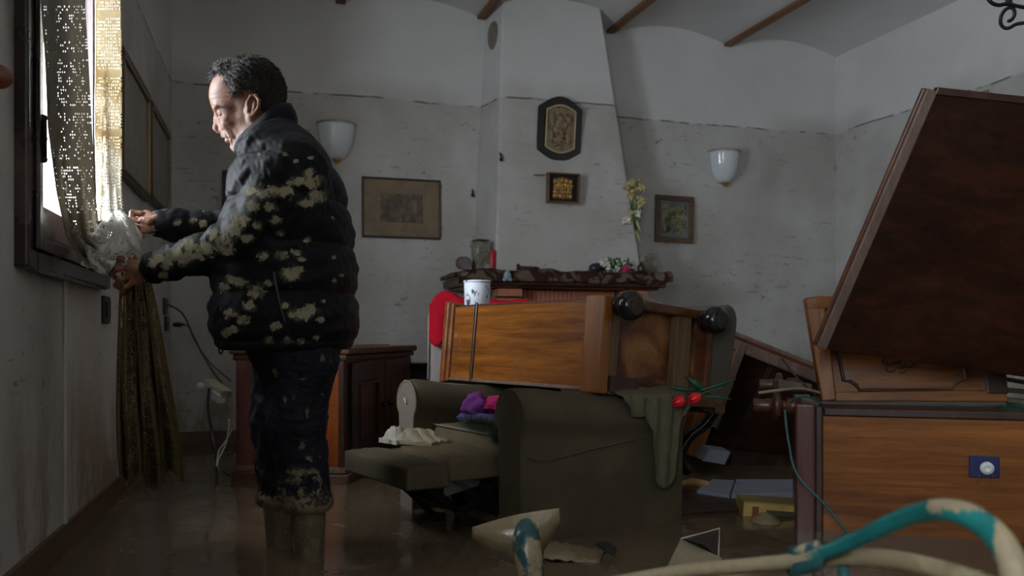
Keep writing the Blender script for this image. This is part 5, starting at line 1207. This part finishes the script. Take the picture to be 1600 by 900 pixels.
def torso(X, Y, Z):
    c = np.interp(Z, zr, (xf+xb)/2); a = np.interp(Z, zr, (xb-xf)/2)-.004; b_ = np.interp(Z, zr, hw)
    p = 2.35; k0 = (np.abs((X-c)/a)**p+np.abs(Y/b_)**p)**(1/p)
    d = (k0-1)*np.minimum(a, b_)*.95-puff(Z)+.0045*wn(X*.6, Y*.8, Z*2.2, 42, 11)+.0022*wn(X, Y, Z*1.6, 120, 12)
    return np.maximum(d, np.maximum(zr[0]-Z, Z-zr[-1]))
S.op(torso, (-.3, -.3, zr[0]), (.26, .3, zr[-1]), .004)
def slv(n_, seed):
    def w_(X, Y, Z, h):
        t = h*n_; return -.010*(1-np.abs(2*(t-np.floor(t))-1)**2.6)+.004*wn(X, Y, Z, 75, seed)+.003*wn(X*1.8, Y, Z*.6, 140, seed+1)
    return w_
S.cap(q(464, 262, -.185), q(436, 322, -.205), .092, .084, .05, wob=slv(1.6, 21)); S.cap(q(436, 322, -.205), q(400, 366, -.205), .082, .070, .03, wob=slv(1.4, 22))
S.cap(q(400, 366, -.205), q(320, 396, -.15), .068, .056, .025, wob=slv(2.4, 23)); S.cap(q(320, 396, -.15), q(243, 417, -.095), .054, .045, .02, wob=slv(2.2, 24))
S.cap(q(450, 265, .185), q(400, 360, .23), .09, .072, .05, wob=slv(2, 25)); S.cap(q(400, 360, .23), q(330, 356, .15), .064, .052, .025, wob=slv(2, 26)); S.cap(q(330, 356, .15), q(252, 350, .052), .05, .047, .02, wob=slv(2, 27))
# openings at cuffs
S.cap(q(247, 416, -.095), q(225, 422, -.09), .034, .036, .004, 'd'); S.cap(q(257, 350, .05), q(230, 349, .045), .035, .037, .004, 'd')
# folds at the elbow
for (a, b_, y) in (((428, 352), (398, 392), -.27), ((412, 344), (380, 384), -.265), ((396, 350), (372, 384), -.25), ((360, 366), (352, 402), -.22), ((300, 388), (294, 420), -.17), ((458, 300), (420, 330), -.29), ((470, 320), (440, 345), -.285)):
    S.cap(q(*a, y), q(*b_, y), .006, .004, .012, 'd')
# armpit crease
S.cap(q(494, 300, -.26), q(452, 392, -.25), .008, .008, .016, 'd'); S.cap(q(452, 392, -.25), q(410, 420, -.235), .009, .012, .014, 'd')
V, F_ = S.mesh()
spl_ = [(490, 285, 15), (497, 305, 14), (484, 270, 9), (466, 283, 12), (472, 318, 8), (447, 298, 12), (455, 285, 8), (428, 300, 13), (410, 305, 15), (420, 322, 11), (395, 322, 14), (392, 298, 10), (378, 345, 14), (366, 360, 14), (350, 374, 18), (336, 366, 12), (318, 388, 16), (300, 384, 14), (288, 404, 16), (270, 396, 14), (262, 412, 12), (250, 404, 10), (256, 430, 7), (356, 390, 12), (386, 372, 10), (402, 352, 8), (430, 345, 9), (440, 398, 10), (455, 428, 15), (464, 422, 10), (472, 490, 14), (482, 486, 13), (458, 492, 9), (400, 455, 13), (375, 442, 11), (390, 478, 9), (360, 490, 10), (412, 400, 9), (520, 340, 4), (522, 402, 4), (522, 438, 5), (534, 430, 4), (470, 405, 6), (420, 530, 8), (448, 531, 8), (472, 533, 7), (495, 527, 6), (445, 240, 5), (486, 246, 4), (404, 240, 4), (462, 252, 4), (350, 450, 10), (352, 520, 8), (505, 470, 5), (300, 345, 8), (318, 350, 8), (275, 348, 7), (440, 365, 7), (362, 436, 9), (420, 442, 8), (380, 500, 10), (366, 515, 8), (430, 510, 8), (500, 500, 6), (446, 478, 7), (462, 395, 8), (480, 375, 6), (484, 318, 8), (340, 384, 12), (308, 400, 12), (240, 410, 8)]
mu = 800+(V[:, 0]+X0)/(DP+V[:, 1])*FPX; mv = 525-(V[:, 2]-CAMZ)/(DP+V[:, 1])*FPX
mud = np.zeros(len(V))
for (u, v, r) in spl_: mud = np.maximum(mud, np.exp(-(((mu-u)/(r*1.25))**2+((mv-v)/(r*.95))**2))*.86)
# the same kind of splashes on the side away from the camera
back = np.clip(wn(V[:, 0], V[:, 1], V[:, 2], 26, 77), 0, 1)*1.3; mud = np.where(V[:, 1] > .10, np.clip(back, 0, .6), mud)
mud = np.where((V[:, 1] > .10) & (V[:, 0] < -.22), .22, mud)
jk = npmesh('jacket', V, F_, M['jacket'], pr, {'mud': mud}, 1)
# collar: a standing tube, open at the top
P = []; ctr = lambda t: q(422-9*t, 238-42*t)
for i in range(40):
    a = 2*PI*i/40; row = []
    for j in range(14):
        t = j/13; c = ctr(t); fr = .5-.5*math.cos(a)    # 1 at the front (-x)
        rx = (46-8*t)*pxm; ry = (50-11*t)*pxm; bul = .010*math.sin(PI*((t*2) % 1))
        x = c[0]+(rx+bul)*math.cos(a); y = (ry+bul)*math.sin(a); z = c[2]+math.cos(a)*.07*t+(.004*math.sin(a*5)) - .012*fr*t
        row.append(Vector((x, y, z)))
    P.append(row)
o = MB().grid(P, True).build('collar', M['jacket'], jk, smooth=True, solid=.014); at = o.data.attributes.new('mud', 'FLOAT', 'POINT')
b = MB(); rim = [P[i][13] for i in range(40)]+[P[0][13]]; b.tube(rim, .0055, 6); o2 = b.build('collar_edge', flat('grey_collar_piping', srgb(72, 72, 76), .5), jk, smooth=True)
b = MB().tube(spl([q(428, 425, -.262), q(432, 450, -.268), q(438, 480, -.268), q(445, 505, -.262)], 6), .0042, 8); b.build('pocket_zip', M['blackplastic'], jk, smooth=True)
b = MB().tube(spl([q(377, 240, -.03), q(368, 290, -.03), q(358, 345, -.03), q(345, 400, -.03), q(338, 470, -.03), q(344, 540, -.03)], 6), .006, 8); b.build('front_zip', M['iron'], jk, smooth=True)
o = MB().tube(spl([q(346, 536, -.06), q(342, 546, -.065), q(345, 553, -.066), q(349, 546, -.065)], 5), .003, 6).build('hem_toggle', M['iron'], jk, smooth=True)
# --- trousers
S = SDF(np.arange(-.20, .22, .005), np.arange(-.26, .26, .0055), np.arange(.16, .92, .005))
def leg(h0, kn, an, seed):
    wob = lambda X, Y, Z, h: .008*wn(X, Y, Z*1.2, 46, seed)+.004*wn(X, Y, Z*1.8, 100, seed+1)
    S.cap(h0, kn, .112, .086, .04, wob=wob); S.cap(kn, an, .086, .080, .03, wob=wob)
S.ell(q(460, 530), (.155, .20, .15), .04)
leg(q(447, 560, .095), q(434, 655, .095), q(440, 752, .09), 31); leg(q(474, 560, -.095), q(464, 660, -.10), q(476, 760, -.10), 33)
# bagged hems
S.ell(q(440, 778, .09), (.088, .082, .045), .02); S.ell(q(481, 785, -.10), (.082, .080, .045), .02)
S.cap(q(438, 800, .09), q(437, 860, .09), .066, .066, .006, 'd'); S.cap(q(481, 812, -.10), q(481, 860, -.10), .063, .063, .006, 'd')
for (a, b_) in (((420, 770), (440, 778)), ((465, 765), (500, 760)), ((450, 700), (490, 690))): S.cap(q(*a, -.19), q(*b_, -.19), .008, .006, .014, 'd')
V, F_ = S.mesh(); mu = 800+(V[:, 0]+X0)/(DP+V[:, 1])*FPX; mv = 525-(V[:, 2]-CAMZ)/(DP+V[:, 1])*FPX
mud = np.clip((mv-752)/50, 0, 1)*.75+.13
for (u, v, ru, rv) in ((470, 738, 34, 10), (455, 752, 25, 8), (482, 716, 8, 7), (495, 748, 10, 8), (472, 695, 5, 8), (475, 592, 9, 3), (445, 625, 3, 8), (458, 622, 3, 8), (480, 645, 4, 12), (430, 580, 4, 10), (505, 560, 6, 9)): mud = np.maximum(mud, .72*np.exp(-(((mu-u)/ru)**2+((mv-v)/rv)**2)))
npmesh('trousers', V, F_, M['trouser'], pr, {'mud': mud}, 1)
# --- boots
for (u, y, lab) in ((437, .09, 0), (481, -.10, 1)):
    S = SDF(np.arange(-.32, .18, .005), np.arange(y-.11, y+.11, .005), np.arange(-.012, .36, .005))
    top = q(u, 805 if lab else 800, y); top[2] = .33; ank = np.array([top[0]+.003, y, .10])
    S.cap(ank, top, .046, .058, .01, wob=lambda X, Y, Z, h: .003*wn(X, Y, Z, 60, 41)); S.cap((top[0]+.02, y, .045), (top[0]-.15, y, .04), .045, .042, .03)
    S.op(lambda X, Y, Z: Z-.0+0*X+0*Y, (-.4, y-.12, -.02), (.2, y+.12, 0), .001, 'd')
    S.ell((top[0], y, .40), (.045, .045, .10), .004, 'd')
    V, F_ = S.mesh(); npmesh('rubber_boot', V, F_, M['boot'], pr, {'mud': np.full(len(V), .4)}, 1)
# ================================================================== LACE CURTAIN (real open meshes)
def lacegrid(name, surf, nu, nv, mat, parent, pattern, bar=.24):
    """surf(u,v)->Vector; nu x nv filet cells: open cells keep only their threads"""
    us = [];
    for i in range(nu): us += [i/nu, (i+bar)/nu]
    us.append(1.0); vsx = []
    for j in range(nv): vsx += [j/nv, (j+bar)/nv]
    vsx.append(1.0)
    pts = np.array([[surf(a, c) for c in vsx] for a in us]); A, B_ = pts.shape[:2]; F_ = []
    for i in range(A-1):
        for j in range(B_-1):
            if i % 2 == 1 and j % 2 == 1 and not pattern(i//2, j//2): continue
            F_.append((i*B_+j, (i+1)*B_+j, (i+1)*B_+j+1, i*B_+j+1))
    o = npmesh(name, pts.reshape(-1, 3), np.array(F_), mat, parent); x = o.modifiers.new('thread', 'SOLIDIFY'); x.thickness = .0022; x.offset = 0
    return o
def rowsurf(rows, fold, nf, ph=0, slope=0):
    R_ = np.array(rows, float); vv = R_[:, 2]
    def f(a, c):
        v = vv[0]+(vv[-1]-vv[0])*c; ul = np.interp(v, vv, R_[:, 0]); ur = np.interp(v, vv, R_[:, 1]); d = np.interp(v, vv, R_[:, 3])
        w_ = a+.035*math.sin(2*PI*nf*a*1.0+ph+c*2)*(1 if 0 < a < 1 else 0)
        dd = d+slope*(a-.5)*min(1, (vv[-1]-v)/260)+fold*math.sin(2*PI*nf*a+ph+1.3*math.sin(c*5+ph))+fold*.5*math.sin(2*PI*nf*2.3*a+c*4)
        return px(ul+(ur-ul)*w_, v, dd)
    return f
def pat(seed, dens, pitch=9, solid=.3):
    r_ = np.random.default_rng(seed)
    def p(i, j):
        # repeated filet motif: lozenges and rows of solid blocks
        a = (i % pitch)-pitch//2; c = (j % (pitch*2))-pitch
        if abs(a)+abs(c)*.6 < dens*3.2: return not (abs(a)+abs(c)*.6 < dens*.9)
        if j % (pitch*2) in (0, 1) : return True
        return r_.random() < solid
    return p
ct = px(150, 380, 2.85); cu = thing('lace_curtain', 'crocheted lace curtain, white above and mud-brown below, bunched in the man\'s hands', 'curtain')
lacegrid('grey_fold', rowsurf([(58, 128, -170, 2.52), (64, 132, 0, 2.53), (71, 138, 100, 2.55), (75, 143, 200, 2.60), (88, 149, 300, 2.70), (103, 156, 370, 2.80), (122, 186, 398, 2.86), (140, 200, 412, 2.87)], .02, 1.6, .4, .48), 26, 125, M['lace_grey'], cu, pat(1, 1.15, solid=.62), .46)
lacegrid('cream_fold', rowsurf([(148, 187, -170, 3.12), (149, 188, 0, 3.12), (149, 190, 100, 3.08), (148, 190, 200, 3.0), (151, 190, 300, 2.92), (150, 196, 345, 2.87)], .02, 1.2, 1.0, .4), 15, 100, M['lace_cream'], cu, pat(2, .7, solid=.25), .5)
# bunch in the hands: a crumpled lobe
def bunch(a, c):
    th = PI*(.04+.92*c); ph = 2*PI*a; base = px(176, 380, 2.86)
    r = 1+.13*math.sin(3*ph+5*c)+.10*math.sin(5*th+2*ph)+.06*math.sin(9*ph-4*th)
    x = .068*r*math.sin(th)*math.cos(ph); y = .05*r*math.sin(th)*math.sin(ph); z = .085*r*math.cos(th)
    x += .02*math.sin(z*30); return base+RT*(x+.06*(-z)*.3)+FW*y+UP*z
lacegrid('gathered_bunch', bunch, 50, 34, M['lace_white'], cu, pat(3, .95, solid=.45), .46)
def flap(a, c):
    u = 132+78*a+6*math.sin(c*9); v = 392+26*c+10*math.sin(a*7)+8*a*(1-c)*0; return px(u, v+6*math.sin(a*12+c*3), 2.86-.03*math.sin(PI*a)+.012*math.sin(a*22))
lacegrid('lower_fold', flap, 26, 10, M['lace_white'], cu, pat(4, .8, solid=.4), .46)
lacegrid('edge_band', lambda a, c: px(186+22*a+14*c, 330+50*c+14*a, 2.84-.025*math.sin(PI*a)), 7, 16, M['lace_white'], cu, pat(6, .8, solid=.4), .46)
def tailend(a): return 748+10*math.sin(a*14)+14*math.exp(-((a-.52)/.16)**2)
trow = rowsurf([(190, 232, 425, 2.89), (186, 243, 470, 2.90), (184, 252, 520, 2.92), (182, 262, 580, 2.94), (181, 272, 640, 2.95), (183, 283, 700, 2.96), (188, 287, 760, 2.96)], .030, 3.1, .2)
def tail(a, c): return trow(a, c*(tailend(a)-425)/(760-425)*.985)
lacegrid('hanging_tail', tail, 36, 84, M['lace_olive'], cu, pat(5, .95, 10, solid=.3), .44)
b = MB()
for i in range(26):
    a = random.random(); p0 = Vector(tail(a, .98)); b.tube([p0, p0+Vector((random.uniform(-.01, .01), random.uniform(-.01, .01), -.02)), p0+Vector((random.uniform(-.03, .03), random.uniform(-.02, .02), -random.uniform(.03, .06)))], .0011, 4)
o = b.build('loose_threads', M['lace_olive'], cu); o['kind'] = 'stuff'
